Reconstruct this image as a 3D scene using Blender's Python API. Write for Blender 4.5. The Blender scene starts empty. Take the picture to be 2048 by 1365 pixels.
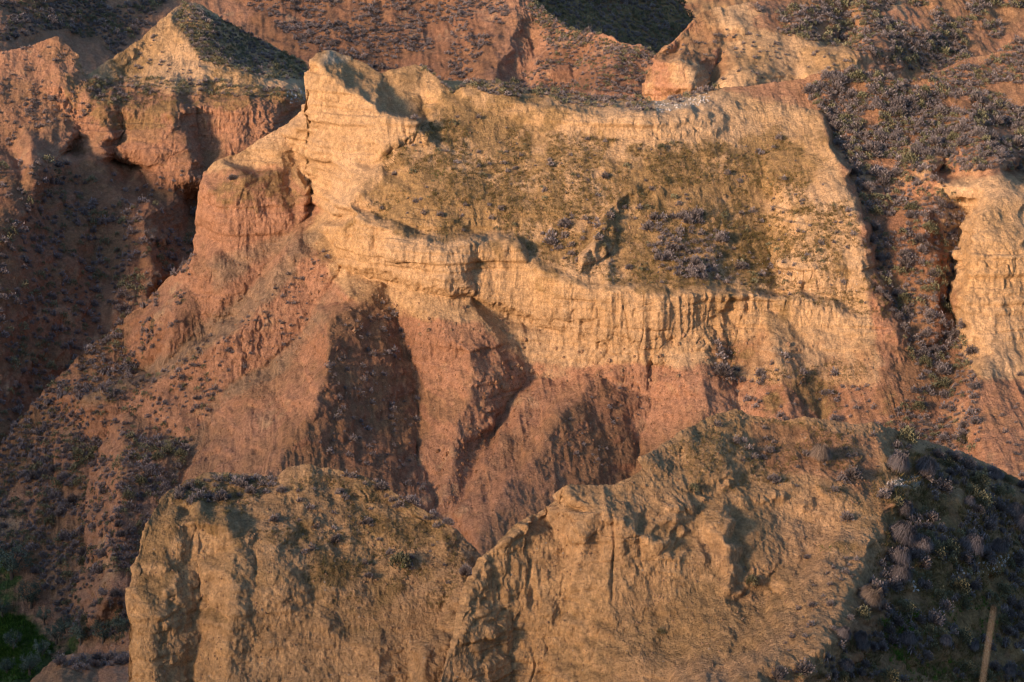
import bpy, math, random
import numpy as np
from mathutils import Vector, geometry
R = math.radians
random.seed(7); rng = np.random.default_rng(7)

# ------------------------------------------------------------------ camera, sky, sun, exposure
SC = bpy.context.scene
PITCH, HFOV = 13.0, 25.0
cd = bpy.data.cameras.new("camera"); cam = bpy.data.objects.new("camera", cd)
SC.collection.objects.link(cam); SC.camera = cam
cd.sensor_width = 36.0; cd.angle = R(HFOV); cd.clip_start = 0.1; cd.clip_end = 20000
cam.location = (0, 0, 0); cam.rotation_euler = (R(90 - PITCH), 0, 0)
cd.dof.use_dof = True; cd.dof.focus_distance = 130.0; cd.dof.aperture_fstop = 8.0

SUN_EL, SUN_AZ = 12.5, 49.0     # azimuth: degrees to the left of straight behind the camera
to_sun = Vector((-math.sin(R(SUN_AZ)) * math.cos(R(SUN_EL)), -math.cos(R(SUN_AZ)) * math.cos(R(SUN_EL)), math.sin(R(SUN_EL))))
sd = bpy.data.lights.new("sun", 'SUN'); sun = bpy.data.objects.new("sun", sd); SC.collection.objects.link(sun)
sd.energy = 5.0; sd.color = (1.0, 0.645, 0.405); sd.angle = R(8.5)
sun.rotation_euler = to_sun.to_track_quat('Z', 'Y').to_euler(); sun.location = (-60, -40, 60)
W = bpy.data.worlds.new("World"); SC.world = W; W.use_nodes = True
nt = W.node_tree; bg = nt.nodes['Background']
sky = nt.nodes.new('ShaderNodeTexSky'); sky.sky_type = 'NISHITA'; sky.sun_disc = False
sky.sun_elevation = R(SUN_EL); sky.sun_rotation = math.atan2(to_sun.x, to_sun.y)
sky.air_density = 1.0; sky.dust_density = 2.0; sky.ozone_density = 3.5
nt.links.new(sky.outputs[0], bg.inputs[0]); bg.inputs[1].default_value = 0.175
SC.view_settings.view_transform = 'Standard'; SC.view_settings.look = 'None'
SC.view_settings.exposure = 0.42; SC.view_settings.gamma = 1.0
SC.cycles.max_bounces = 4; SC.cycles.diffuse_bounces = 3; SC.cycles.use_denoising = True; SC.cycles.filter_width = 1.2
try: SC.cycles.denoiser = 'OPENIMAGEDENOISE'
except Exception: pass

# ------------------------------------------------------------------ helpers
F = 1024 / math.tan(R(HFOV / 2))
CP, SP = math.cos(R(PITCH)), math.sin(R(PITCH))
FWD = np.array([0, CP, -SP]); UP = np.array([0, SP, CP]); RIGHT = np.array([1.0, 0, 0])
def ray(px, py):                      # direction with unit depth along the optical axis
    a = (np.asarray(px, float) - 1024) / F; b = (682.5 - np.asarray(py, float)) / F
    return FWD + a[..., None] * RIGHT + b[..., None] * UP
def tanv(px, py):
    r = ray(px, py); return -r[..., 2] / r[..., 1]
def depth_of(px, py, Y): return Y / ray(px, py)[..., 1]

LAT = np.random.default_rng(3).random((64, 64, 64), dtype=np.float32) * 2 - 1
def vnoise(p, seed=0):
    p = p.astype(np.float32) + np.float32(seed * 7.37 + 512.0)
    i = np.floor(p).astype(np.int32); f = p - i; f = f * f * f * (f * (f * 6 - 15) + 10)
    i &= 63; j = (i + 1) & 63
    x0, y0, z0 = i[..., 0], i[..., 1], i[..., 2]; x1, y1, z1 = j[..., 0], j[..., 1], j[..., 2]
    fx, fy, fz = f[..., 0], f[..., 1], f[..., 2]
    def L(a, b, t): return a + (b - a) * t
    return L(L(L(LAT[x0, y0, z0], LAT[x1, y0, z0], fx), L(LAT[x0, y1, z0], LAT[x1, y1, z0], fx), fy),
             L(L(LAT[x0, y0, z1], LAT[x1, y0, z1], fx), L(LAT[x0, y1, z1], LAT[x1, y1, z1], fx), fy), fz)
ROT = np.array([[0.80, 0.36, -0.48], [-0.60, 0.48, -0.64], [0.0, 0.80, 0.60]])
def fbm(p, scale, octaves=4, gain=0.5, seed=0, ridged=False):
    q = p / scale; s = 0; a = 1.0; tot = 0
    for o in range(octaves):
        n = vnoise(q, seed + o)
        if ridged: n = 1 - 2 * np.abs(n)
        s = s + a * n; tot += a; a *= gain; q = (q @ ROT.T) * 2.03
    return s / tot

def blur1(a, sig, axis):
    r = int(max(1, round(sig * 3))); k = np.exp(-0.5 * (np.arange(-r, r + 1) / sig) ** 2); k /= k.sum()
    pad = [(0, 0)] * a.ndim; pad[axis] = (r, r); b = np.pad(a, pad, mode='edge'); out = np.zeros_like(a)
    n = a.shape[axis]
    for t in range(2 * r + 1):
        sl = [slice(None)] * a.ndim; sl[axis] = slice(t, t + n); out += k[t] * b[tuple(sl)]
    return out
def blur(a, sig): return blur1(blur1(a, sig, 0), sig, 1)

# raster space for laying out the relief: step 2.5 picture units with a margin
ST, X0, Y0, X1, Y1 = 2.5, -120, -140, 2180, 1480
RW, RH = int((X1 - X0) / ST) + 1, int((Y1 - Y0) / ST) + 1
GX, GY = np.meshgrid(X0 + ST * np.arange(RW), Y0 + ST * np.arange(RH))
def bil(img, px, py):
    u = np.clip((px - X0) / ST, 0, RW - 1.001); v = np.clip((py - Y0) / ST, 0, RH - 1.001)
    i = u.astype(int); j = v.astype(int); a = u - i; b = v - j
    return img[j, i] * (1 - a) * (1 - b) + img[j, i + 1] * a * (1 - b) + img[j + 1, i] * (1 - a) * b + img[j + 1, i + 1] * a * b
def inpoly(poly, px, py):
    c = np.zeros(px.shape, bool); n = len(poly)
    for k in range(n):
        x1, y1 = poly[k]; x2, y2 = poly[(k + 1) % n]
        if y1 == y2: continue
        t = ((y1 > py) != (y2 > py)) & (px < (x2 - x1) * (py - y1) / (y2 - y1) + x1); c ^= t
    return c
def mask_of(polys, soft=14):
    m = np.zeros((RH, RW), np.float32)
    for w, p in polys: m[inpoly(p, GX, GY)] = w
    return blur(m, soft / ST)

def chain(start, *steps):
    """a profile: start (x, y, distance) then (x, y, slope in degrees) one after the other"""
    out = [tuple(map(float, start))]; px, py, Y = start; t = float(tanv(px, py))
    for (x, y, s) in steps:
        t2 = float(tanv(x, y)); k = math.tan(R(s)); Y = Y * (k + t) / (k + t2); t = t2
        out.append((x, y, Y))
    return out

class Patch:
    def __init__(self, name, top, bottom, lines, step=1.6, sig=5, warp=8, skirt=(16, 0.2, 0.03), amp=1.0, seed=0, low=0.30, bed=1.0, fine=0.0):
        self.name = name; self.top = np.array(top, float); self.bottom = np.array(bottom, float)
        pts = []; edges = []
        for ln in [top] + lines:
            b = len(pts); pts += [Vector((p[0], p[1])) for p in ln]
            edges += [(b + k, b + k + 1) for k in range(len(ln) - 1)]
        vals = [1.0 / float(depth_of(p[0], p[1], p[2])) for ln in [top] + lines for p in ln]
        vo, eo, fo, ov, oe, of = geometry.delaunay_2d_cdt(pts, edges, [], 0, 0.01)
        pv = np.array([(p.x, p.y) for p in pts]); va = np.array(vals)
        V = np.array([(v.x, v.y) for v in vo]); D = np.zeros(len(V))
        for k, o in enumerate(ov):
            if o: D[k] = np.mean([vals[q] for q in o])
            else:
                d2 = ((pv - V[k]) ** 2).sum(1); q = np.argsort(d2)[:4]; w = 1 / (d2[q] + 1); D[k] = (va[q] * w).sum() / w.sum()
        img = np.full((RH, RW), np.nan)
        for f in fo:
            a, b, c = V[f[0]], V[f[1]], V[f[2]]
            det = (b[0] - a[0]) * (c[1] - a[1]) - (c[0] - a[0]) * (b[1] - a[1])
            if abs(det) < 1e-6: continue
            i0 = max(0, int((min(a[0], b[0], c[0]) - X0) / ST)); i1 = min(RW, int((max(a[0], b[0], c[0]) - X0) / ST) + 2)
            j0 = max(0, int((min(a[1], b[1], c[1]) - Y0) / ST)); j1 = min(RH, int((max(a[1], b[1], c[1]) - Y0) / ST) + 2)
            if i1 <= i0 or j1 <= j0: continue
            gx = GX[j0:j1, i0:i1]; gy = GY[j0:j1, i0:i1]
            l1 = ((gx - a[0]) * (c[1] - a[1]) - (c[0] - a[0]) * (gy - a[1])) / det
            l2 = ((b[0] - a[0]) * (gy - a[1]) - (gx - a[0]) * (b[1] - a[1])) / det
            l0 = 1 - l1 - l2; ok = (l0 >= -1e-6) & (l1 >= -1e-6) & (l2 >= -1e-6)
            sub = img[j0:j1, i0:i1]; val = l0 * D[f[0]] + l1 * D[f[1]] + l2 * D[f[2]]; sub[ok] = val[ok]
        # outside the hull: slide sideways to the nearest filled value of the row, then the column
        filled = ~np.isnan(img)
        cols = np.where(filled.any(0))[0]; idx = np.arange(RH)
        for c in cols:
            m = filled[:, c]; r = np.where(m)[0]
            img[:, c] = img[np.clip(idx, r[0], r[-1]), c] if m[r[0]:r[-1] + 1].all() else np.interp(idx, r, img[r, c])
        c0, c1 = cols[0], cols[-1]; img[:, :c0] = img[:, c0:c0 + 1]; img[:, c1 + 1:] = img[:, c1:c1 + 1]
        self.img = blur(img, sig / ST)
        # columns spread by the length of the skyline curve
        tx, ty = self.top[:, 0], self.top[:, 1]
        xs = np.arange(tx[0], tx[-1] + 0.1, 0.25); yt = np.interp(xs, tx, ty)
        dl = np.sqrt(1 + np.clip(np.gradient(yt, xs), -4, 4) ** 2); cum = np.concatenate([[0], np.cumsum(0.5 * (dl[1:] + dl[:-1]) * 0.25)])
        ncol = int(cum[-1] / step); px = np.interp(np.linspace(0, cum[-1], ncol), cum, xs)
        ytop = np.interp(px, tx, ty); ybot = np.maximum(np.interp(px, self.bottom[:, 0], self.bottom[:, 1]), ytop + 8)
        nrow = int(np.max(ybot - ytop) / step) + 2
        v = np.linspace(0, 1, nrow)[:, None]
        ysm = np.interp(px, xs, blur1(yt, 120, 0)); H = (ybot - ysm)[None, :]
        PX = np.repeat(px[None, :], nrow, 0); PY = ysm[None, :] + H * v + (ytop - ysm)[None, :] * np.exp(-v * H / 110)
        PY = np.maximum.accumulate(PY, 0)
        q = np.stack([PX, PY, np.full_like(PX, seed * 31.7)], -1)
        fade = np.clip((PY - ytop[None, :]) / 30, 0.15, 1)
        wx = warp * fade * (fbm(q, 70, 2, seed=seed + 5) + 0.6 * fbm(q, 26, 2, seed=seed + 6))
        wy = warp * fade * (fbm(q, 70, 2, seed=seed + 15) + 0.6 * fbm(q, 26, 2, seed=seed + 16))
        inv = bil(self.img, PX + wx * 1.5, PY + wy)
        P = ray(PX, PY) / inv[..., None]
        self.PX, self.PY, self.nrow, self.ncol = PX, PY, nrow, ncol
        # rounded far side, so that the mass is solid when seen from a step to the side
        Ls, c1_, c2_ = skirt; K = 12
        tgx = np.gradient(px); tgy = np.gradient(blur1(ytop, 4, 0)); n = np.stack([tgy, -tgx], -1); n /= np.linalg.norm(n, axis=1)[:, None]
        n3 = n[:, 0:1] * RIGHT - n[:, 1:2] * UP
        vd = P[0] / np.linalg.norm(P[0], axis=1)[:, None]
        rings = []
        for k in range(K, 0, -1):
            a = Ls * (k / K) ** 1.5; rings.append(P[0] + vd * a - n3 * (c1_ * a + c2_ * a * a))
        under = []
        for k in range(1, 5): under.append(P[-1] + np.array([0, -1.5 * k, -10.0 * k]))
        self.P = np.concatenate([np.array(rings), P, np.array(under)], 0)
        self.k0 = K
        # the land goes on past both sides of the picture
        ext = np.cumsum(np.linspace(0.5, 5.0, 14)); self.lc = self.rc = 0
        def side(col, sgn): return np.stack([col + sgn * RIGHT * e - np.array([0, 0, 0.28 * e]) for e in ext], 1)
        if px[0] < 0: self.P = np.concatenate([side(self.P[:, 0], -1)[:, ::-1], self.P], 1); self.lc = len(ext)
        if px[-1] > 2048: self.P = np.concatenate([self.P, side(self.P[:, -1], 1)], 1); self.rc = len(ext)
        self.displace(amp, seed, low, bed, fine)
    def normals(self, P):
        du = np.gradient(P, axis=1); dv = np.gradient(P, axis=0); n = np.cross(dv, du)
        n /= np.linalg.norm(n, axis=2)[..., None] + 1e-12
        s = np.where((n * P).sum(2) > 0, -1.0, 1.0)[self.k0 + 5:-5].mean()
        return n * (1.0 if s > 0 else -1.0)
    def displace(self, amp, seed, low=0.30, bed=1.0, fine=0.0):
        P = self.P; n = self.normals(P)
        n = np.stack([blur(n[..., k], 3) for k in range(3)], -1); n /= np.linalg.norm(n, axis=2)[..., None] + 1e-9
        st = np.clip((0.80 - n[..., 2]) / 0.45, 0, 1); st = st * st * (3 - 2 * st); bed = bed * (0.4 + 0.6 * np.clip((P[..., 2] + 41) / 4, 0, 1))    # 1 on walls, 0 on gentle ground
        d = low * fbm(P, 6.0, 3, seed=seed) + 0.15 * fbm(P, 1.3, 4, gain=0.55, seed=seed + 2)
        flu0 = P; flu = np.stack([P[..., 0], P[..., 1], P[..., 2] * 0.13], -1)
        f1 = fbm(flu, 1.9, 3, seed=seed + 3, ridged=True); f2 = fbm(flu, 0.62, 2, seed=seed + 8, ridged=True)
        gate = np.clip(0.5 + 0.9 * fbm(P, 7.0, 2, seed=seed + 4), 0, 1)
        d += st * (0.26 * f1 + 0.17 * f2) * (0.15 + 1.15 * gate)
        lay = np.stack([P[..., 0] * 0.06, P[..., 1] * 0.06, P[..., 2] + 0.25 * fbm(P, 9.0, 1, seed=2)], -1)
        s1 = fbm(lay, 0.75, 2, seed=21); s2 = vnoise(lay / 0.22, 23)
        zz = P[..., 2] + 0.30 * fbm(P, 9.0, 2, seed=2) + 0.05 * fbm(P, 1.0, 2, seed=31); hs = np.random.default_rng(12).uniform(-1, 1, 4096)
        for th, am in ((0.75, 0.20), (0.24, 0.075)):
            u = zz / th + 0.7 * vnoise(np.stack([P[..., 0] * 0.02, P[..., 1] * 0.02, zz / th * 0.35], -1), 33) + 2000; k_ = np.floor(u).astype(int); f_ = np.clip((u - k_ - 0.8) / 0.2, 0, 1)
            d += (0.12 + 0.88 * st) * bed * am * (hs[k_ & 4095] * (1 - f_) + hs[(k_ + 1) & 4095] * f_) * np.clip(0.7 + 1.0 * fbm(P, 5.0, 2, seed=seed + 19), 0.1, 1.5)
        d += (0.15 + 0.85 * st) * (0.08 * s1 + 0.04 * s2) * np.clip(0.6 + 0.8 * fbm(P, 4.0, 2, seed=seed + 9), 0, 1.3)
        d += 0.05 * fbm(P, 0.40, 3, gain=0.7, seed=seed + 11) + 0.06 * fbm(P, 0.85, 4, gain=0.6, seed=seed + 29, ridged=True)
        if fine: d += fine * (0.05 * fbm(P, 0.17, 3, gain=0.7, seed=seed + 35, ridged=True) + st * 0.10 * fbm(flu0 * np.array([1, 1, 0.14]), 0.42, 3, gain=0.6, seed=seed + 36, ridged=True))
        crk = np.abs(fbm(np.stack([P[..., 0], P[..., 1], P[..., 2] * 0.22], -1), 1.7, 3, seed=seed + 17)); d -= st * 0.24 * np.clip(1 - crk / 0.05, 0, 1) * gate
        lg = np.abs(fbm(np.stack([P[..., 0] * 0.2, P[..., 1] * 0.2, P[..., 2]], -1), 0.9, 2, seed=27)); d -= st * 0.10 * np.clip(1 - lg / 0.07, 0, 1) * gate
        pit = fbm(flu * np.array([1, 1, 3.0]), 0.55, 2, seed=seed + 13); d -= st * 0.30 * np.clip(pit - 0.42, 0, 1)
        rill = np.stack([P[..., 0] + 0.25 * P[..., 2], P[..., 1] * 0.12, P[..., 2] * 0.12], -1)
        d += (0.35 + 0.65 * (1 - st)) * (0.085 + 0.09 * np.clip((-38 - P[..., 2]) / 4, 0, 1)) * fbm(rill, 0.95, 3, seed=seed + 14, ridged=True)
        d *= amp
        self.P = P + n * d[..., None]; self.N = self.normals(self.P); self.steep = st

MESHES = {}
def build_patch(pt, mat, col, label, category):
    P = pt.P; nr, nc = P.shape[:2]
    me = bpy.data.meshes.new(pt.name)
    idx = np.arange(nr * nc, dtype=np.int32).reshape(nr, nc)
    quads = np.stack([idx[:-1, :-1], idx[:-1, 1:], idx[1:, 1:], idx[1:, :-1]], -1).reshape(-1, 4)
    # turn the faces towards the light side (outwards)
    a, b, c = P.reshape(-1, 3)[quads[:, 0]], P.reshape(-1, 3)[quads[:, 1]], P.reshape(-1, 3)[quads[:, 3]]
    if (np.cross(b - a, c - a) * a).sum(1).mean() > 0: quads = quads[:, ::-1]
    fill_mesh(me, P.reshape(-1, 3), quads.reshape(-1), 4)
    at = me.attributes.new('tone', 'FLOAT_COLOR', 'POINT')
    buf = np.ones((nr * nc, 4), np.float32); buf[:, :3] = col.reshape(-1, 3); at.data.foreach_set('color', buf.ravel())
    me.materials.append(mat)
    o = bpy.data.objects.new(pt.name, me); SC.collection.objects.link(o)
    o['kind'] = 'structure'; o['label'] = label; o['category'] = category
    return o
def fill_mesh(me, verts, loops, n, smooth=True):
    nf = len(loops) // n
    me.vertices.add(len(verts)); me.vertices.foreach_set('co', np.ascontiguousarray(verts, np.float32).ravel())
    me.loops.add(len(loops)); me.loops.foreach_set('vertex_index', np.ascontiguousarray(loops, np.int32))
    me.polygons.add(nf); me.polygons.foreach_set('loop_start', np.arange(0, nf * n, n, dtype=np.int32))
    try: me.polygons.foreach_set('loop_total', np.full(nf, n, np.int32))
    except Exception: pass
    me.polygons.foreach_set('use_smooth', np.full(nf, smooth))
    me.update(calc_edges=True)

# ------------------------------------------------------------------ materials
def mat_ground():
    m = bpy.data.materials.new("weathered_earth"); m.use_nodes = True; t = m.node_tree; N = t.nodes; L = t.links
    b = N['Principled BSDF']; b.inputs['Roughness'].default_value = 0.95
    b.inputs['Specular IOR Level'].default_value = 0.12
    at = N.new('ShaderNodeAttribute'); at.attribute_name = 'tone'
    geo = N.new('ShaderNodeNewGeometry')
    def noise(scale, detail=6, rough=0.6):
        n = N.new('ShaderNodeTexNoise'); n.inputs['Scale'].default_value = scale; n.inputs['Detail'].default_value = detail
        n.inputs['Roughness'].default_value = rough; L.new(geo.outputs['Position'], n.inputs['Vector']); return n
    n1 = noise(2.2, 8, 0.7); n2 = noise(9.0, 4, 0.7)
    r = N.new('ShaderNodeMapRange'); r.inputs['From Min'].default_value = 0.3; r.inputs['From Max'].default_value = 0.7
    r.inputs['To Min'].default_value = 0.66; r.inputs['To Max'].default_value = 1.32; L.new(n1.outputs[0], r.inputs['Value'])
    r2 = N.new('ShaderNodeMapRange'); r2.inputs['From Min'].default_value = 0.3; r2.inputs['From Max'].default_value = 0.7
    r2.inputs['To Min'].default_value = 0.66; r2.inputs['To Max'].default_value = 1.34; L.new(n2.outputs[0], r2.inputs['Value'])
    mu = N.new('ShaderNodeMath'); mu.operation = 'MULTIPLY'; L.new(r.outputs[0], mu.inputs[0]); L.new(r2.outputs[0], mu.inputs[1])
    mx = N.new('ShaderNodeVectorMath'); mx.operation = 'SCALE'; L.new(at.outputs['Color'], mx.inputs[0]); L.new(mu.outputs[0], mx.inputs['Scale'])
    # scattered pale stones
    vo = N.new('ShaderNodeTexVoronoi'); vo.inputs['Scale'].default_value = 3.3; L.new(geo.outputs['Position'], vo.inputs['Vector'])
    lt = N.new('ShaderNodeMath'); lt.operation = 'LESS_THAN'; lt.inputs[1].default_value = 0.13; L.new(vo.outputs['Distance'], lt.inputs[0])
    sep = N.new('ShaderNodeSeparateColor'); L.new(vo.outputs['Color'], sep.inputs[0])
    gt = N.new('ShaderNodeMath'); gt.operation = 'GREATER_THAN'; gt.inputs[1].default_value = 0.86; L.new(sep.outputs[0], gt.inputs[0])
    an = N.new('ShaderNodeMath'); an.operation = 'MULTIPLY'; L.new(lt.outputs[0], an.inputs[0]); L.new(gt.outputs[0], an.inputs[1])
    mix = N.new('ShaderNodeMix'); mix.data_type = 'RGBA'; L.new(an.outputs[0], mix.inputs['Factor']); L.new(mx.outputs[0], mix.inputs['A'])
    mix.inputs['B'].default_value = (0.42, 0.33, 0.24, 1)
    L.new(mix.outputs['Result'], b.inputs['Base Color'])
    mp = N.new('ShaderNodeMapping'); mp.inputs['Scale'].default_value = (1, 1, 0.55); L.new(geo.outputs['Position'], mp.inputs['Vector'])
    nb = noise(5.5, 10, 0.72); L.new(mp.outputs[0], nb.inputs['Vector'])
    bp = N.new('ShaderNodeBump'); bp.inputs['Strength'].default_value = 1.0; bp.inputs['Distance'].default_value = 0.22
    L.new(nb.outputs[0], bp.inputs['Height']); L.new(bp.outputs[0], b.inputs['Normal'])
    return m
EARTH = mat_ground()
def mat_plant(name):
    m = bpy.data.materials.new(name); m.use_nodes = True; t = m.node_tree; N = t.nodes; L = t.links
    b = N['Principled BSDF']; b.inputs['Roughness'].default_value = 0.85; b.inputs['Specular IOR Level'].default_value = 0.1
    at = N.new('ShaderNodeAttribute'); at.attribute_name = 'tone'
    oi = N.new('ShaderNodeObjectInfo'); mr = N.new('ShaderNodeMapRange')
    mr.inputs['To Min'].default_value = 0.75; mr.inputs['To Max'].default_value = 1.25; L.new(oi.outputs['Random'], mr.inputs['Value'])
    mx = N.new('ShaderNodeVectorMath'); mx.operation = 'SCALE'; L.new(at.outputs['Color'], mx.inputs[0]); L.new(mr.outputs[0], mx.inputs['Scale'])
    L.new(mx.outputs[0], b.inputs['Base Color']); return m
PLANT = mat_plant("dry_twigs")
# ------------------------------------------------------------------ the land: relief lines (x, y, distance) of each mass
# the main mesa with its spurs, the plateau on its right and the slope down to the valley
C_TOP = [(-110,985,175),(0,905,177.5),(80,790,182),(150,722,184.5),(230,650,188),(280,610,188.6),(330,560,189),(388,508,189.4),(392,470,189.5),(400,420,189.6),
  (410,345,190),(436,316,190),(485,302,190.8),(560,255,191.4),(612,214,191.6),(616,200,189.2),(616,150,188.6),(622,121,188.5),(640,112,189.5),(662,103,190.5),(700,120,190),
  (760,150,189),(830,132,190),(850,140,190),(870,158,188.6),(905,190,187),(928,172,187.2),(960,160,188),(1040,172,188.4),(1100,183,188.5),(1200,198,188.6),(1250,202,188.7),(1310,203,189),(1350,200,189.5),
  (1400,186,190),(1450,181,190),(1500,175,190),(1560,170,190),(1610,158,190),(1650,146,190),(1690,139,190.5),(1740,148,190.5),(1780,158,190.5),(1850,182,190),(1930,195,190),(2048,212,190),(2170,232,189)]
C_BOT = [(-110,1460),(320,1460),(420,1330),(800,1330),(1000,1330),(1100,1260),(1400,1180),(2000,1180),(2170,1200)]
C = []
# slope down to the valley on the left
C += [chain((0,905,177.5),(30,1000,30),(60,1100,30),(90,1190,27),(60,1250,20),(40,1300,6),(0,1460,3)),
      chain((150,722,184.5),(176,795,30),(190,900,32),(175,1030,32),(165,1150,32),(150,1250,28),(140,1300,7),(130,1460,4)),
      [(-110,985,175),(-110,1100,168),(-110,1250,162),(-110,1460,152)],
      chain((230,650,188),(250,700,34),(300,745,34)),
      [(572,482,184.4),(525,556,182.8),(415,668,180.6),(316,745,179),(176,800,177.2)],
      [(690,432,181),(640,447,183.2),(600,474,182.4),(562,503,180.2),(545,580,177.6),(467,665,175.4),(387,693,176.2),(316,767,176),(250,822,176.4)],
      [(690,530,178.5),(640,610,177.2),(598,680,175.4),(520,745,174),(457,780,173.3),(425,850,171.5),(390,900,169.5),(365,965,166),(300,1080,160.5),(265,1200,155.5),(265,1460,147)],
      [(250,960,164.5),(220,1090,159),(215,1200,154.5)],
      # wall and ledge left of the prow
      [(415,372,187.8),(450,374,186),(480,366,185.6),(520,352,186.6),(560,336,188.4)],
      [(418,386,187.2),(450,390,185.5),(480,384,185.1),(530,372,186.1),(580,362,187.8),(610,380,186.6)],
      [(392,512,186.6),(440,490,184.6),(480,482,184.2),(540,480,184.6),(600,456,184.8)],
      chain((450,500,184.2),(430,530,30),(440,590,62)), chain((400,520,186),(380,580,36),(350,650,36)),
      chain((560,262,191),(590,320,62),(620,390,62)), chain((485,304,190.5),(500,340,66)),
      [(655,330,184.6),(660,380,183.2),(664,425,182.4)]]
# prow
C += [[(618,132,188),(640,130,186.6),(700,176,184.2),(760,213,182.4),(830,240,181)],
      [(616,205,188.2),(622,250,186.6),(640,300,184.9),(700,332,182),(750,330,181.2),(800,290,181),(832,262,180.7)],
      [(628,200,185.8),(645,250,185),(690,260,183.2),(750,270,181.6)],
      [(646,312,184.6),(690,345,181.6),(715,372,179.4),(704,408,178)],
      chain((662,103,190.5),(690,130,34),(720,160,34)), chain((760,150,189),(790,190,34),(826,234,38)),
      chain((830,132,190),(842,180,44),(850,236,44)), chain((905,190,187),(890,205,20),(860,240,30)),
      [(832,262,180.7),(770,300,180.4),(738,350,179.4),(722,385,178.2),(700,408,177.9)]]
# rim of the lower wall, foot of the wall
RIM = [(690,412,178.2),(720,432,176.2),(755,448,175),(790,464,173.4),(850,484,172.2),(900,492,171.8),(940,487,172.4),(955,484,172.9),(1000,482,173),(1032,488,173),(1060,522,172.6),(1120,552,171),(1180,572,170),
  (1240,577,169.4),(1330,587,169),(1400,584,169.4),(1450,582,170),(1500,582,170.6),(1600,592,170.4),(1700,622,169.4),(1790,652,168.8)]
LIP = [(688,450,177.4),(724,470,175.6),(752,480,174.6),(790,510,172.6),(850,530,171.5),(895,545,170.9),(936,545,171.5),(954,548,172.6),(1030,548,172.4),(1062,580,172),(1120,610,170.4),(1180,632,169.3),(1250,640,168.6),(1330,635,168.3)]
FOOT = [(684,520,177.4),(730,560,175.4),(760,562,175),(830,584,172.3),(890,596,171.2),(940,590,171.8),(955,604,172.5),(1000,625,172.2),(1060,646,172.2),(1120,664,170.6),(1200,690,169),(1260,698,168.4),(1340,684,168.4),(1400,648,168.8),(1460,618,169.8),(1530,622,169.8),(1600,650,169.3),(1700,672,168.3),(1790,692,167.6)]
C += [RIM, LIP, [(x, y, Y + (0.8 if x < 1230 else 0.35)) for x, y, Y in FOOT]]
C += [[(x, y - (17 if x < 1050 else 12), Y + (2.2 if x < 1050 else 1.2)) for x, y, Y in RIM[1:]], [(x, y + 9, Y - 0.3) for x, y, Y in RIM[2:]]]
C += [[(x, y - 13, Y - 0.25) for x, y, Y in FOOT[3:9]]]
C += [[(722,500,175.4),(730,532,175.1),(765,536,174.3)],[(700,440,177),(705,500,176.8)],
      [(830,600,172.4),(880,640,170.6),(930,650,170),(942,700,168.2),(935,800,165.2),(905,900,162),(890,1000,158.6),(895,1080,155)],
      [(945,600,172.2),(985,650,170.6),(1004,720,169.4),(1010,790,168),(985,850,165)],
      [(958,612,172.4),(1000,660,171.5),(1032,690,171.4),(1056,735,170.9),(1050,760,170.4),(1020,795,168.8),(990,865,165.6),(940,960,160.8),(915,1015,158),(930,1090,153.5),(940,1190,149)],
      [(760,575,174.6),(715,610,172),(662,640,169.2),(655,700,166.4),(642,800,162),(605,868,159.4),(570,902,158),(525,1000,153.8),(480,1190,147)],
      [(770,580,174.8),(804,592,174),(806,640,173),(815,690,172),(836,760,170),(838,850,166.6),(852,950,161.8),(880,1030,157.4),(925,1085,153.6)],
      [(800,900,162.4),(770,1000,156.6),(760,1190,148)], [(690,900,160.2),(700,1000,156)],
      [(600,722,172.2),(560,800,168),(500,900,163.2),(440,1000,158.6)],
      [(1060,665,171.8),(1085,757,170.4),(1130,765,169.4),(1185,742,169.2),(1290,722,168.4),(1350,716,167.8),(1400,704,168)],
      [(1085,764,169.6),(1030,840,164.8),(978,920,160.8),(922,1010,157.2)],
      [(1190,748,168.4),(1150,800,165),(1108,850,161.8),(1062,920,158.6),(1000,1000,155),(950,1090,151.4),(945,1190,148)],
      [(1130,775,168.2),(1075,850,164.4),(1000,960,158.8)],
      [(1305,728,168.9),(1296,800,167.4),(1290,880,164.8),(1268,960,161.2),(1240,1060,156.6),(1200,1110,154)],
      [(1400,706,167.8),(1405,800,164.2),(1390,880,161),(1370,1010,155.4)],
      [(1458,622,170.4),(1468,700,169.2),(1472,765,167.6),(1485,830,164.8),(1500,1010,157)],
      [(1530,624,169.8),(1545,700,167.4),(1575,780,164.4),(1580,860,161.4),(1580,1010,155.4)],
      [(1640,662,168.9),(1650,720,167.8),(1645,800,165.4),(1640,860,163),(1650,1010,157)],
      [(1740,684,168),(1760,740,166),(1765,800,163.6),(1765,860,161),(1780,1010,155)]]
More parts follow.
